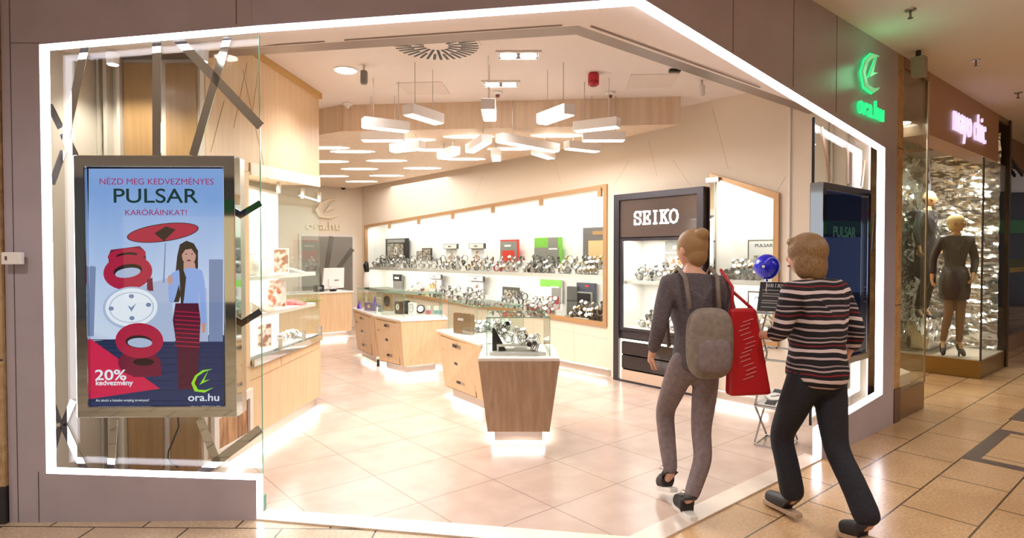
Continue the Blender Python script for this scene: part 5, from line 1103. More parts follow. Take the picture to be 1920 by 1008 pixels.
b = MB(); b.box(FR, F1 + .02, F1 + .12, -.02, .3, 0, ZC); struct('trim_17', b, mat('dark_bronze_post', '4a3c2c', .3, .6))
b = MB(); b.box(FR, 7.56, F1 + .02, .0, .03, 3.36, ZC); b.box(FR, 6.84, 7.55, .26, 1.1, 2.95, 2.99); struct('trim_18', b, M_br)
for s_, n_ in ((7.0, .3), (7.4, .3), (7.8, .3), (7.3, .75)): spot('added_foil_beam', FR(s_, n_, 2.88), FR(s_ - .1, n_ + .3, 1.2), 85, 120, .8, (1, .93, .82), .06)  # added beams with no fixtures, to brighten the foil
area('next_shop_glow', FR(5.6, 2.6, 3.3), FR(5.6, 2.6, 0), 1.6, 1.6, 80, (1, .88, .70))
# third shop: dark glass
b = MB(); b.box(FR, F1 + .13, 14, .3, .32, .25, 3.0); struct('window_3', b, mat('dark_window', '2a2624', .05, 0, coat=1))
b = MB(); b.box(FR, F1 + .13, 14, .26, .34, 0, .25); b.box(FR, F1 + .13, 14, .26, .34, 3.0, ZC); struct('wall_shop_far', b, mat('far_beige', '9f8062', .5))
b = MB(); b.bar(FR(8.3, .25, 3.36), FR(10.5, .25, 2.9), .03, .05); struct('trim_19', b, M_txd)
b = MB(); b.box(FR, 8.7, 13, .28, .299, 1.28, 1.36); struct('trim_20', b, mat('yellow_rail', 'b8a455', .5))
b = MB(); b.box(FR, 8.7, 13, .28, .299, 1.37, 1.50); struct('trim_21', b, mat('olive_band', '5b6a25', .5))
# opposite side of the mall (mirrored in the steel and the screens)
b = MB(); b.box(lambda a, n, z: Vector((a, -8 + n, z)), -12, 18, 0, .2, 0, ZC); struct('wall_opposite', b, mat('opp_wall', '858b8c', .6))
for k, (x0, x1, c) in enumerate(((-9, -5.5, 'ffd9a0'), (-4.5, -.8, 'bcd0ff'), (.5, 3.6, 'ffb27a'), (5, 9.5, 'ffe2bc'))):
    b = MB(); b.box(lambda a, n, z: Vector((a, -7.8 + n, z)), x0, x1, 0, .02, .4, 2.5); struct('window_%d' % (k + 4), b, mat('shop_glow_%d' % k, '000000', .5, 0, .8, c))
    b = MB(); b.box(lambda a, n, z: Vector((a, -7.8 + n, z)), x0, x1, 0, .04, 2.6, 2.9); struct('trim_%d' % (30 + k), b, mat('fascia_%d' % k, ['2f6b3a', '9c2430', '2b4a7a', '38662f'][k], .5, 0, .25, ['2f6b3a', '9c2430', '2b4a7a', '38662f'][k]))
M_far = mat('far_hall_wall', '34323c', .5)
b = MB(); b.slab([(17.5, -9), (17.7, -9), (17.7, 16), (17.5, 16)], 0, ZC); struct('wall_unseen_end', b, M_far)  # unseen end wall, added with its shops to darken the right screen's reflection
for k, (y0_, y1_, c) in enumerate(((-7, -4.2, 'c08a60'), (-3.2, -.5, '6b6fa8'), (.6, 3.2, 'c23b3b'), (4.2, 6.6, 'b0784a'), (7.6, 10.5, '5a6a9a'))):
    b = MB(); b.slab([(17.46, y0_), (17.49, y0_), (17.49, y1_), (17.46, y1_)], .4, 2.1); struct('window_%d' % (k + 10), b, mat('hall_glow_%d' % k, '000000', .5, 0, .5, c))
b = MB(); b.slab([(17.44, -8.9), (17.49, -8.9), (17.49, 15.9), (17.44, 15.9)], 2.2, 2.6); struct('trim_40', b, mat('green_fascia', '27502e', .5, 0, .15, '2f6b3a'))
# mall downlights (lamp faces), sprinklers, speaker
for k, (x, y) in enumerate(MALL):
    t = thing('downlight', 'round recessed downlight in the mall ceiling, ' + ['left of the camera', 'straight before the shop', 'over the door corner', 'before the right window', 'before the foil window', 'far right end', 'far left end', 'behind the camera', 'behind right', 'behind left', 'outer right row', 'outer right row, farther'][k], 'light', (x, y, ZC), 0, 'mall ceiling downlights'); b = MB(); b.lathe([(.10, -.012), (.10, -.001)], Vector((x, y, ZC)), 20); b.build('lamp', M_spot, t); b = MB(); b.lathe([(.12, -.006), (.12, -.0005)], Vector((x, y, ZC)), 20); b.build('rim', M_white, t)
for (px_, py_), lab in (((1707, 18), 'sprinkler in the mall ceiling, nearest the camera'), ((1830, 112), 'sprinkler in the mall ceiling, middle of the row'), ((1909, 173), 'sprinkler in the mall ceiling, at the right picture edge')):
    p = atz(px_, py_, ZC); t = thing('sprinkler', lab, 'sprinkler', p); b = MB(); b.lathe([(.035, -.01), (.04, -.001)], p, 16); b.build('plate', M_satin, t); b = MB(); b.bar(p + Vector((0, 0, -.0105)), p + Vector((0, 0, -.06)), .012); b.lathe([(.018, -.066), (.018, -.0605)], p, 12); b.build('nozzle', M_gsteel, t)
a = FR.px(1717, 110, -.12); p = FR(a[0], -.14, ZC); t = thing('loudspeaker', 'grey box loudspeaker under the mall ceiling above the corner window case', 'loudspeaker', p)
b = MB(); b.bar(p, p + Vector((0, 0, -.06)), .03); b.build('bracket', M_txd, t); b = MB(); fn = lambda s_, n, z: p + FR.d * s_ + FR.n * n + Vector((0, 0, z)); b.prism([(-.05, -.06), (.05, -.06), (.055, -.24), (-.03, -.24)], fn, -.06, .05); b.build('box', mat('speaker_grey', 'a39282', .5), t, bevel=.006)
# white counting sensor on the left edge of the facade
t = thing('wall_sensor', 'small white sensor box on the edge of the left stone pier', 'sensor', FL(-.03, -.03, 1.55)); b = MB(); a = FL.px(29, 484, -.03)
b.box(FL, a[0] - .06, a[0] + .05, -.06, -.026, a[1] - .035, a[1] + .035); b.build('body', M_wst, t, bevel=.006); b = MB(); b.box(FL, a[0] - .035, a[0] - .025, -.063, -.0605, a[1] - .01, a[1] + .012); b.build('lens', M_leath, t)
b = MB(); b.box(FL, -.17, -.095, -.027, -.0255, a[1] - .08, a[1] + .045); tag(b.build('notice', M_wst), 'plain white notice on the left stone pier', 'notice')

# ================================================================== PEOPLE
def skin(nodes, edges, sub=2):
    names = list(nodes); me = bpy.data.meshes.new('sk'); me.from_pydata([nodes[n][0] for n in names], [(names.index(a), names.index(b_)) for a, b_ in edges], [])
    o = bpy.data.objects.new('sk', me); COL.objects.link(o); m_ = o.modifiers.new('s', 'SKIN'); m_.use_smooth_shade = True
    for i, n in enumerate(names): r = nodes[n][1]; me.skin_vertices[0].data[i].radius = (r, r) if not isinstance(r, tuple) else r
    me.skin_vertices[0].data[0].use_root = True
    s_ = o.modifiers.new('u', 'SUBSURF'); s_.levels = sub; s_.render_levels = sub
    bpy.context.view_layer.update(); r = bpy.data.meshes.new_from_object(o.evaluated_get(bpy.context.evaluated_depsgraph_get()))
    bpy.data.objects.remove(o); return r
def fuse(meshes, mats, name, parent, voxel=.008, smooth_it=3, matfn=None):
    bm = bmesh.new()
    for me in meshes: bm.from_mesh(me)
    me = bpy.data.meshes.new(name); bm.to_mesh(me); bm.free(); o = bpy.data.objects.new('f', me); COL.objects.link(o)
    if voxel: r = o.modifiers.new('r', 'REMESH'); r.mode = 'VOXEL'; r.voxel_size = voxel; r.use_smooth_shade = True
    if smooth_it: q = o.modifiers.new('q', 'SMOOTH'); q.iterations = smooth_it; q.factor = .5
    bpy.context.view_layer.update(); r = bpy.data.meshes.new_from_object(o.evaluated_get(bpy.context.evaluated_depsgraph_get())); bpy.data.objects.remove(o)
    r.materials.clear()
    for m_ in mats: r.materials.append(m_)
    r.polygons.foreach_set('use_smooth', [True] * len(r.polygons))
    r.polygons.foreach_set('material_index', [matfn(p.center) if matfn else 0 for p in r.polygons])
    r.name = name; o = bpy.data.objects.new(name, r); COL.objects.link(o); o.parent = parent; return o
def ball(c, r3, yaw=0, seg=24, rings=16, shape=None, pitch=0):
    me = bpy.data.meshes.new('b'); bm = bmesh.new(); bmesh.ops.create_uvsphere(bm, u_segments=seg, v_segments=rings, radius=1)
    R = Matrix.Rotation(yaw, 3, 'Z') @ Matrix.Rotation(pitch, 3, 'X')
    for v in bm.verts:
        p = v.co.copy()
        if shape: p = shape(p)
        v.co = Vector(c) + R @ Vector((p.x * r3[0], p.y * r3[1], p.z * r3[2]))
    bm.to_mesh(me); bm.free(); return me
def head_shape(p):                         # +y is the face
    q = p.copy()
    if q.z < 0: k = 1 + q.z * .32; q.x *= k; q.y = q.y * (1 + q.z * .12) + (-q.z * .10 if q.y > 0 else q.z * .0)
    if p.y > .55: q.y *= .95
    g = lambda x0, z0, sx, sz: math.exp(-((p.x - x0) / sx) ** 2 - ((p.z - z0) / sz) ** 2) if p.y > 0 else 0
    q.y += .30 * g(0, -.18, .13, .18) + .10 * g(0, -.05, .10, .16) - .13 * (g(.34, .02, .17, .12) + g(-.34, .02, .17, .12)) + .06 * g(0, .22, .5, .12) + .07 * g(0, -.50, .22, .10) + .10 * g(0, -.82, .3, .16)
    return q
def hand(nodes, edges, tag_, wrist, dirv, palm_n, side, curl=.5, sc_=1.0):
    """adds palm and five fingers to a skin graph; dirv along the hand, palm_n out of the palm"""
    d = Vector(dirv).normalized(); n = Vector(palm_n).normalized(); x = d.cross(n).normalized() * side; w_ = Vector(wrist)
    P = w_ + d * .045 * sc_; nodes[tag_ + 'palm'] = (P, .022 * sc_); K = w_ + d * .080 * sc_; nodes[tag_ + 'kn'] = (K, .020 * sc_)
    edges += [(tag_ + 'wrist', tag_ + 'palm'), (tag_ + 'palm', tag_ + 'kn')]
    fm = []
    for i, (off_, L) in enumerate(((-.028, .062), (-.009, .074), (.010, .070), (.028, .056))):
        c = curl + .08 * i; a = K + x * off_ * sc_ - d * .015; pts = [a]; ang = 0
        for k, f in enumerate((.48, .3, .26)):
            ang += c * (.7 if k == 0 else 1.0); dd = d * math.cos(ang) + n * math.sin(ang); pts.append(pts[-1] + dd * (L * f * sc_ + (.012 if k == 0 else 0)))
        nd_ = {str(k): (p, (.0095, .0095, .0088, .0078)[k] * sc_) for k, p in enumerate(pts)}; fm.append(skin(nd_, [('0', '1'), ('1', '2'), ('2', '3')], 1))
    a = w_ + d * .02 * sc_ - x * .018; pts = [a, a - x * .028 * sc_ + d * .018 * sc_ + n * .01, a - x * .042 * sc_ + d * .045 * sc_ + n * .022, a - x * .044 * sc_ + d * .068 * sc_ + n * .034]
    fm.append(skin({str(k): (p, (.013, .012, .0105, .009)[k] * sc_) for k, p in enumerate(pts)}, [('0', '1'), ('1', '2'), ('2', '3')], 1))
    fm.append(ball(P + d * .012, (.036 * sc_, .036 * sc_, .017 * sc_)) if abs(n.z) > .7 else skin({'a': (P + x * .014, .017), 'b': (P - x * .014, .017)}, [('a', 'b')], 2))
    return fm
def local(px, py, heading):
    a = math.radians(heading - 90); c, s_ = math.cos(a), math.sin(a)
    return lambda x, y, z: Vector((px + x * c - y * s_, py + x * s_ + y * c, z)), a
V = Vector
def person(name, label, cat, base, heading, J, skinm, hairm, hairfn, topm, trm, head_yaw=0, sleeve='wrist', build_=1.0, toph=.86, flare=0., dress=False, matskin=None, top_r=1.0, legm=None):
    """J: joints in local coordinates (x right, y ahead, z up)"""
    L, a = local(base[0], base[1], heading); t = thing(name, label, cat, (base[0], base[1], 0))
    W = {k: (v.copy() if isinstance(v, Vector) else L(*v)) for k, v in J.items()}
    n = {}; e = []
    def N(k, r): n[k] = (W[k], r)
    N('pelvis', .080 * build_); N('waist', .078 * build_); N('chest', .092 * build_); N('upper', .070 * build_); N('neck', .048); N('nape', .046)
    e += [('pelvis', 'waist'), ('waist', 'chest'), ('chest', 'upper'), ('upper', 'neck'), ('neck', 'nape')]
    fm = []
    for s_, q in (('l', -1), ('r', 1)):
        N(s_ + 'sho', .044); N(s_ + 'elb', .033); N(s_ + 'wrist', .025); N(s_ + 'hip', .062 * build_); N(s_ + 'knee', .046); N(s_ + 'calf', .042); N(s_ + 'ank', .030)
        e += [('upper', s_ + 'sho'), (s_ + 'sho', s_ + 'elb'), (s_ + 'elb', s_ + 'wrist'), ('pelvis', s_ + 'hip'), (s_ + 'hip', s_ + 'knee'), (s_ + 'knee', s_ + 'calf'), (s_ + 'calf', s_ + 'ank')]
        N(s_ + 'toe', .018); e.append((s_ + 'ank', s_ + 'toe'))
        dv = W[s_ + 'wrist'] - W[s_ + 'elb']; pn = L(0, 0, 0) - L(q, 0, 0)
        if abs(dv.normalized().dot(pn.normalized())) > .8: pn = V((0, 0, -1))
        pn = (pn - dv.normalized() * pn.dot(dv.normalized())).normalized()
        fm += hand(n, e, s_, W[s_ + 'wrist'], dv, pn, q, .45, .95)
    hc = W['head']; ya = a + math.radians(head_yaw)
    fm.append(ball(hc, (.074, .093, .112), ya, 40, 28, head_shape))
    Rh = Matrix.Rotation(ya, 3, 'Z')
    for q in (-1, 1): fm.append(ball(hc + Rh @ V((q * .076, -.004, -.005)), (.012, .022, .032), ya, 10, 8))
    body = fuse([skin(n, e)] + fm, [skinm], 'body', t, .0065, 2); body.matrix_parent_inverse = world_inv(t)
    for q in (-1, 1):
        b = MB(); b.v = []; me = ball(hc + Rh @ V((q * .028, .083, .004)), (.011, .008, .007), ya, 12, 8); me.materials.append(M_dial); o = bpy.data.objects.new('eye', me); COL.objects.link(o); o.parent = t; o.matrix_parent_inverse = world_inv(t)
    me = ball(hc + Rh @ V((0, .089, -.056)), (.022, .008, .006), ya, 12, 8); me.materials.append(mat('lip', '9c4b45', .5)); o = bpy.data.objects.new('mouth', me); COL.objects.link(o); o.parent = t; o.matrix_parent_inverse = world_inv(t)
    # top
    n2 = {}; e2 = []
    def N2(k, r, w_=None): n2[k] = (w_ or W[k], r)
    g = top_r; N2('chest', .135 * g * build_); N2('waist', .126 * g * build_); hem = W['pelvis'].lerp(W['waist'], 0); hem.z = toph; N2('hem', .155 * g * build_, hem); N2('hip2', .150 * g * build_, hem.lerp(W['waist'], .5)); N2('upper', .112 * g * build_); N2('neck', .060, W['upper'].lerp(W['neck'], .75))
    e2 += [('hem', 'hip2'), ('hip2', 'waist'), ('waist', 'chest'), ('chest', 'upper'), ('upper', 'neck')]
    for s_ in 'lr':
        N2(s_ + 'sho', .066 * g); N2(s_ + 'elb', .052 * g); e2 += [('upper', s_ + 'sho'), (s_ + 'sho', s_ + 'elb')]
        if sleeve == 'wrist': N2(s_ + 'wr', .040 * g, W[s_ + 'elb'].lerp(W[s_ + 'wrist'], .9)); e2.append((s_ + 'elb', s_ + 'wr'))
        if sleeve == 'mid': N2(s_ + 'wr', .048 * g, W[s_ + 'elb'].lerp(W[s_ + 'wrist'], .45)); e2.append((s_ + 'elb', s_ + 'wr'))
    n2 = {'chest': n2['chest'], **{k: v for k, v in n2.items() if k != 'chest'}}
    o = fuse([skin(n2, e2)], [topm], 'dress' if dress else 'top', t, .011, 4); o.matrix_parent_inverse = world_inv(t)
    if not dress:
        n3 = {'pelvis': (W['pelvis'], .132 * build_), 'waist': (W['pelvis'].lerp(W['waist'], .75), .118 * build_)}; e3 = [('pelvis', 'waist')]
        for s_ in 'lr':
            for k, r in (('hip', .100 * build_), ('knee', .066 + flare * .2), ('calf', .060 + flare * .4), ('cuff', .047 + flare)):
                n3[s_ + k] = (W[s_ + k] if k != 'cuff' else W[s_ + 'calf'].lerp(W[s_ + 'ank'], 1.06), r)
            e3 += [('pelvis', s_ + 'hip'), (s_ + 'hip', s_ + 'knee'), (s_ + 'knee', s_ + 'calf'), (s_ + 'calf', s_ + 'cuff')]
        o = fuse([skin(n3, e3)], [trm], 'trousers', t, .011, 4); o.matrix_parent_inverse = world_inv(t)
    else:
        n3 = {}; e3 = []
        for s_ in 'lr':
            for k, r in (('hip', .086), ('knee', .058), ('calf', .052), ('ank', .039)): n3[s_ + k] = (W[s_ + k], r)
            e3 += [(s_ + 'hip', s_ + 'knee'), (s_ + 'knee', s_ + 'calf'), (s_ + 'calf', s_ + 'ank')]
        n3['p'] = (W['pelvis'], .11); e3 += [('lhip', 'p'), ('p', 'rhip')]
        o = fuse([skin(n3, e3)], [trm], 'tights', t, .009, 3); o.matrix_parent_inverse = world_inv(t)
    if hairfn: o = fuse(hairfn(hc, Rh, ya), [hairm], 'hair', t, .009, 2); o.matrix_parent_inverse = world_inv(t)
    return t, W, L, a, hc, Rh, ya
def shoe(t, heel, toe, m_, solem, h_=.09, laces=True, up_heel=0.0, boot=False):
    d = (toe - heel); Ln = d.length; d.normalize(); up = V((0, 0, 1)); up = (up - d * up.dot(d)).normalized(); x = d.cross(up)
    P = lambda a, s_, z: heel + d * a + x * s_ + up * z
    prof = [(.005, .024), (.04, .034), (.12 * Ln / .26, .034), (.19 * Ln / .26, .042), (.235 * Ln / .26, .034), (Ln - .005, .014)]
    out = [P(a, w_, 0) for a, w_ in prof] + [P(a, -w_, 0) for a, w_ in reversed(prof)]
    b = MB(); n = len(out); b.add([p for p in out] + [p + up * .026 for p in out], [tuple(range(n)), tuple(range(n, 2 * n))] + [(i, (i + 1) % n, n + (i + 1) % n, n + i) for i in range(n)]); b.build('sole', solem, t, bevel=.004)
    nd_ = {'a': (P(.042, 0, .060), .048), 'b': (P(.12, 0, .058), .050), 'c': (P(.19, 0, .050), .049), 'd': (P(Ln - .030, 0, .046), .042), 'e': (P(.055, 0, .055 + h_), .049)}
    o = fuse([skin(nd_, [('a', 'b'), ('b', 'c'), ('c', 'd'), ('a', 'e')])], [m_], 'shoe', t, .007, 1); o.matrix_parent_inverse = world_inv(t)
    if laces:
        b = MB()
        for k in range(5): b.bar(P(.10 + k * .022, -.026, .118 - k * .007), P(.10 + k * .022, .026, .118 - k * .007), .005)
        c = P(.085, 0, .13); b.tube([c, c + x * .03 + up * .03, c + x * .05 + up * .01, c], .003, 5); b.tube([c, c - x * .03 + up * .03, c - x * .05 + up * .01, c], .003, 5)
        b.build('laces', M_wst if False else M_grey, t)
# materials
M_skin = noisy('skin', 'd9a58a', 'e2b49b', 12, .5); M_greytop = noisy('charcoal_knit', '645c61', '544d53', 60, .8); M_greytr = noisy('taupe_trousers', '85787a', '766a6c', 40, .8)
M_blond = noisy('blond_hair', 'b08d62', '8f6e48', 40, .5, 0, (30, 30, 2)); M_brown = noisy('brown_hair', 'a8865a', '5f452c', 20, .5, 0, (30, 30, 2)); M_jean = noisy('dark_denim', '15161f', '1e1f2b', 80, .8)
M_shoe = mat('dark_sneaker', '2c2a28', .6)
m = bpy.data.materials.new('striped_knit'); m.use_nodes = True; MATS['striped_knit'] = m; bs = m.node_tree.nodes['Principled BSDF']; bs.inputs['Roughness'].default_value = .85
co = coords(m); nz = nd(m, 'ShaderNodeTexNoise'); nz.inputs['Scale'].default_value = 5; nz.inputs['Detail'].default_value = 1; link(m, co, nz.inputs['Vector'])
sx = nd(m, 'ShaderNodeSeparateXYZ'); link(m, co, sx.inputs[0]); ma = nd(m, 'ShaderNodeMath', operation='MULTIPLY_ADD'); ma.inputs[1].default_value = .05; link(m, nz.outputs[0], ma.inputs[0]); link(m, sx.outputs[2], ma.inputs[2])
def fracn(src, period, off_=0.):
    a = nd(m, 'ShaderNodeMath', operation='MULTIPLY_ADD'); a.inputs[1].default_value = 1 / period; a.inputs[2].default_value = off_; link(m, src, a.inputs[0]); f_ = nd(m, 'ShaderNodeMath', operation='FRACT'); link(m, a.outputs[0], f_.inputs[0]); return f_.outputs[0]
r1 = nd(m, 'ShaderNodeValToRGB'); r1.color_ramp.interpolation = 'CONSTANT'; link(m, fracn(ma.outputs[0], .165), r1.inputs[0]); el = r1.color_ramp.elements
stops = [(0, '17121a'), (.13, 'b9a9ab'), (.20, '17121a'), (.36, 'd5c6c6'), (.48, '1b151d'), (.60, '8a1a2a'), (.64, '17121a'), (.74, 'b5a5a7'), (.80, '17121a'), (.90, '97888c'), (.95, '17121a')]
while len(el) < len(stops): el.new(.5)
for k, (p_, c_) in enumerate(stops): el[k].position = p_; el[k].color = lin(c_)
link(m, r1.outputs[0], bs.inputs['Base Color']); M_stripe = m
# ---- first person: charcoal top, backpack
def hair1(hc, R, ya):
    return [ball(hc + R @ V((0, -.016, .030)), (.086, .100, .100), ya, 28, 18), ball(hc + R @ V((0, -.055, -.03)), (.066, .058, .075), ya, 20, 14), ball(hc + R @ V((0, -.085, .095)), (.045, .045, .04), ya, 16, 12)]
J1 = dict(pelvis=(0, 0, .93), waist=(0, .01, 1.08), chest=(0, .02, 1.26), upper=(0, .015, 1.40), neck=(0, .03, 1.48), nape=(0, .045, 1.53), head=(0, .06, 1.605),
          lsho=(-.165, .01, 1.405), lelb=(-.23, -.01, 1.14), lwrist=(-.22, .13, .95), rsho=(.165, .01, 1.405), relb=(.225, -.04, 1.13), rwrist=(.20, .10, .93),
          lhip=(-.085, 0, .88), lknee=(-.09, .24, .56), lcalf=(-.10, .17, .38), lank=(-.10, .10, .19), ltoe=(-.10, .21, .10),
          rhip=(.085, 0, .88), rknee=(.065, .04, .49), rcalf=(.05, -.03, .33), rank=(.0, -.03, .10), rtoe=(-.02, .10, .045))
def foot(J, s_, heel, toe, hgt=.10):
    d = (toe - heel).normalized(); J[s_ + 'ank'] = heel + d * .055 + V((0, 0, hgt)); J[s_ + 'toe'] = heel + d * .17 + V((0, 0, .05))
L1, _ = local(1.115, 3.66, 98)
h1, t1 = atz(1302, 977, .004), atz(1266, 945, .004); h2, t2_ = L1(-.10, .05, .10), L1(-.10, .29, .03)
foot(J1, 'r', h1, t1, .11); foot(J1, 'l', h2, t2_, .11)
t, W, L, a, hc, Rh, ya = person('person', 'person in charcoal top and taupe trousers with backpack walking past the door', 'person', (1.115, 3.66), 98, J1, M_skin, M_blond, hair1, M_greytop, M_greytr, 25, 'wrist', .95, .84)
shoe(t, h1, t1, M_shoe, M_wst); shoe(t, h2, t2_, M_shoe, M_wst)
t2 = thing('backpack', 'grey-brown backpack worn by the person in the charcoal top', 'backpack', L(0, -.2, .85))
b = MB(); me = ball(L(0, -.20, 1.065), (.135, .075, .205), a, 24, 18, lambda p: V((math.copysign(abs(p.x) ** .6, p.x), math.copysign(abs(p.y) ** .7, p.y), math.copysign(abs(p.z) ** .6, p.z))))
M_bp = noisy('backpack_cloth', '7a7068', '8a7f74', 30, .8); me.materials.append(M_bp); me.polygons.foreach_set('use_smooth', [True] * len(me.polygons)); o = bpy.data.objects.new('main_bag', me); COL.objects.link(o); o.parent = t2; o.matrix_parent_inverse = world_inv(t2)
me = ball(L(0, -.262, 1.0), (.10, .035, .10), a, 20, 14, lambda p: V((math.copysign(abs(p.x) ** .6, p.x), p.y, math.copysign(abs(p.z) ** .6, p.z)))); me.materials.append(M_greytr); me.polygons.foreach_set('use_smooth', [True] * len(me.polygons)); o = bpy.data.objects.new('front_pocket', me); COL.objects.link(o); o.parent = t2; o.matrix_parent_inverse = world_inv(t2)
for q in (-1, 1): b = MB(); b.tube([L(q * .09, -.14, 1.26), L(q * .10, -.09, 1.44), L(q * .105, .0, 1.495), L(q * .11, .12, 1.40), L(q * .12, .15, 1.2), L(q * .12, .10, 1.0)], .014, 8); b.build('strap', M_bp, t2, smooth=True)
t3 = thing('shoulder_bag', 'red tall bag with a pale scribble hanging between the two walking persons', 'bag', (1.40, 3.56, .74))
bp_ = V((1.40, 3.56, 0)); bd = V((.985, .17, 0)).normalized(); bn = V((-bd.y, bd.x, 0)); Bf = lambda s_, n, z: bp_ + bd * s_ + bn * n + V((0, 0, z))
b = MB(); b.loft([X2(Bf(-.12, -.03, 0)), X2(Bf(.15, -.03, 0)), X2(Bf(.15, .05, 0)), X2(Bf(-.12, .05, 0))], .74, [X2(Bf(-.12, -.02, 0)), X2(Bf(.05, -.02, 0)), X2(Bf(.05, .02, 0)), X2(Bf(-.12, .02, 0))], 1.26); b.build('bag_body', mat('bag_red', 'b5121e', .45), t3, bevel=.02)
b = MB()
for k in range(14): z = .84 + k * .026; xx = -.02 + .02 * math.sin(k) + .03 * (1.1 - z); f_ = -.0335 + (z - .74) / .52 * .01; b.bar(Bf(xx - .03, f_, z), Bf(xx + .035, f_, z + .02), .007, .003)
b.build('print', mat('pale_pink_print', 'd98f92', .5), t3)
b = MB(); b.tube([Bf(-.10, 0, 1.255), L(.20, -.085, 1.38), L(.17, .0, 1.482), L(.215, .06, 1.40), Bf(.03, 0, 1.255)], .010, 8); b.build('strap', mat('bag_red', 'b5121e', .45), t3, smooth=True)
# ---- second person: striped knit
def hair2(hc, R, ya):
    return [ball(hc + R @ V((0, -.018, .035)), (.100, .112, .108), ya, 28, 18), ball(hc + R @ V((0, -.06, -.05)), (.092, .062, .11), ya, 20, 14), ball(hc + R @ V((.075, -.01, -.04)), (.03, .06, .09), ya, 16, 12), ball(hc + R @ V((-.075, -.02, -.04)), (.028, .055, .09), ya, 16, 12), ball(hc + R @ V((0, .055, .085)), (.07, .045, .03), ya, 16, 12)]
J2 = dict(pelvis=(0, 0, .90), waist=(0, .0, 1.06), chest=(0, .02, 1.24), upper=(0, .02, 1.37), neck=(-.005, .04, 1.44), nape=(-.01, .055, 1.49), head=(-.02, .075, 1.565),
          lsho=(-.175, .02, 1.375), lelb=(-.235, .04, 1.12), lwrist=(-.22, .26, 1.09), rsho=(.175, .01, 1.375), relb=(.26, -.05, 1.12), rwrist=(.25, .06, .89),
          lhip=(-.09, 0, .86), lknee=(-.075, .19, .48), lcalf=(-.07, .14, .32), lank=(-.055, .10, .12), ltoe=(-.05, .24, .06),
          rhip=(.09, 0, .86), rknee=(.06, -.08, .47), rcalf=(.04, -.22, .30), rank=(.03, -.33, .12), rtoe=(.02, -.21, .05))
L1, _ = local(1.765, 3.46, 112)
h1, t1 = atz(1500, 972, .03), atz(1434, 938, .01); h2, t2_ = L1(.03, -.38, .05), L1(.02, -.13, .004)
foot(J2, 'l', h1, t1, .09); foot(J2, 'r', h2, t2_, .09)
t, W, L, a, hc, Rh, ya = person('person', 'person in striped black, white and red knit and dark flared jeans', 'person', (1.765, 3.46), 112, J2, M_skin, M_brown, hair2, M_stripe, M_jean, 22, 'mid', 1.12, .79, .03, top_r=1.08)
shoe(t, h1, t1, mat('dark_shoe', '1d1b22', .5), mat('pale_sole', 'b59a80', .6), .02, False); shoe(t, h2, t2_, mat('dark_shoe', '1d1b22', .5), mat('pale_sole', 'b59a80', .6), .02, False)

# ================================================================== MANNEQUINS
def hairm_(hc, R, ya): return [ball(hc + R @ V((0, -.012, .026)), (.084, .100, .098), ya, 24, 16), ball(hc + R @ V((0, -.05, -.04)), (.066, .05, .07), ya, 18, 12)]
M_man = mat('mannequin_skin', 'c99a6c', .35); M_bdress = mat('black_dress', '3a3230', .45); M_tights = mat('sheer_black', '85634a', .4)
z0 = .237
JM = dict(pelvis=(0, 0, 1.06), waist=(0, .0, 1.22), chest=(0, .01, 1.40), upper=(0, .01, 1.53), neck=(0, .02, 1.61), nape=(0, .03, 1.66), head=(0, .045, 1.745),
          lsho=(-.155, .01, 1.54), lelb=(-.23, -.02, 1.27), lwrist=(-.16, .12, 1.06), rsho=(.155, .01, 1.54), relb=(.25, .0, 1.28), rwrist=(.27, .05, 1.04),
          lhip=(-.08, 0, 1.02), lknee=(-.05, .06, .59), lcalf=(-.06, .01, .42), lank=(-.07, -.03, .17), ltoe=(-.08, .07, .05),
          rhip=(.08, 0, 1.02), rknee=(.07, .05, .60), rcalf=(.09, .0, .42), rank=(.11, -.04, .17), rtoe=(.14, .07, .05))
def up(J, dz): return {k: (v[0], v[1], v[2] + dz) for k, v in J.items()}
q = FR(6.99, .32, 0)
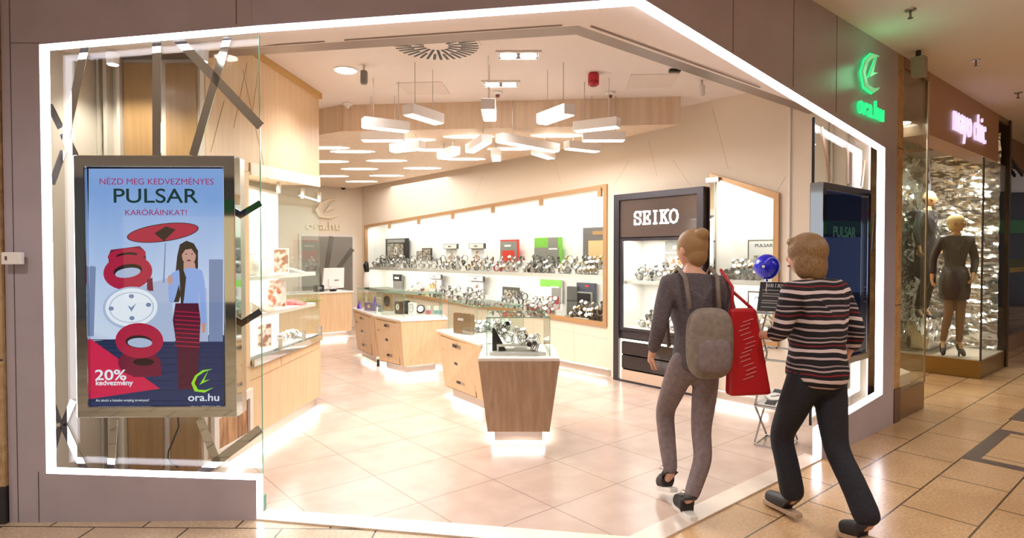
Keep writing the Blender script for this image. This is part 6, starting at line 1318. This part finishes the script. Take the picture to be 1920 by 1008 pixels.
t, W, L, a, hc, Rh, ya = person('mannequin', 'blond mannequin in a short black dress and heels, front of the foil window', 'mannequin', (q.x, q.y), 252, up(JM, z0), M_man, mat('blond_wig', 'e3c690', .4), hairm_, M_bdress, M_tights, 60, 'wrist', .95, 1.05, dress=True)
b = MB(); hz = W['pelvis']; b.lathe([(.125, .12), (.150, .04), (.172, -.06), (.176, -.16), (.160, -.31), (.150, -.315), (.10, .0)], hz, 28); b.build('skirt', M_bdress, t, smooth=True)
for s_ in 'lr':
    b = MB(); e_ = W[s_ + 'ank']; to = W[s_ + 'toe']; nd_ = {'a': (e_ + V((0, 0, .01)), .042), 'b': (e_ + V((0, 0, -.06)), .040), 'c': (to + V((0, 0, .01)), .035), 'd': (to + (to - e_).normalized() * .06 + V((0, 0, .015)), .02)}
    o = fuse([skin(nd_, [('a', 'b'), ('b', 'c'), ('c', 'd')])], [M_blst], 'shoe', t, .007, 2); o.matrix_parent_inverse = world_inv(t)
    b.bar(e_ + V((0, 0, -.07)), V((e_.x, e_.y, z0 + .001)), .016); b.build('heel', M_blst, t)
q = FR(7.52, .80, 0); JB = up(JM, .62)
t = thing('foil_box', 'box wrapped in silver foil carrying the rear mannequin', 'box', (q.x, q.y, z0)); q2 = Plane((q.x, q.y), 40)
MB().box(q2, -.28, .28, -.13, .10, z0 + .001, .66).build('body', MATS['silver_foil'], t, bevel=.02)
t, W, L, a, hc, Rh, ya = person('mannequin', 'rear mannequin in a long black coat standing higher before the foil', 'mannequin', (q.x, q.y), 300, JB, M_man, mat('dark_wig', '2a2018', .4), None, mat('black_coat', '1e181c', .5), mat('black_trousers', '141114', .5), 55, 'wrist', .95, 1.2, dress=False, top_r=1.05)
for s_ in 'lr':
    e_ = W[s_ + 'ank']; to = W[s_ + 'toe']; nd_ = {'a': (e_, .042), 'b': (e_ + V((0, 0, -.07)), .040), 'c': (to, .033), 'd': (to + (to - e_).normalized() * .06 + V((0, 0, .015)), .02)}
    o = fuse([skin(nd_, [('a', 'b'), ('b', 'c'), ('c', 'd')])], [M_blst], 'shoe', t, .007, 2); o.matrix_parent_inverse = world_inv(t)
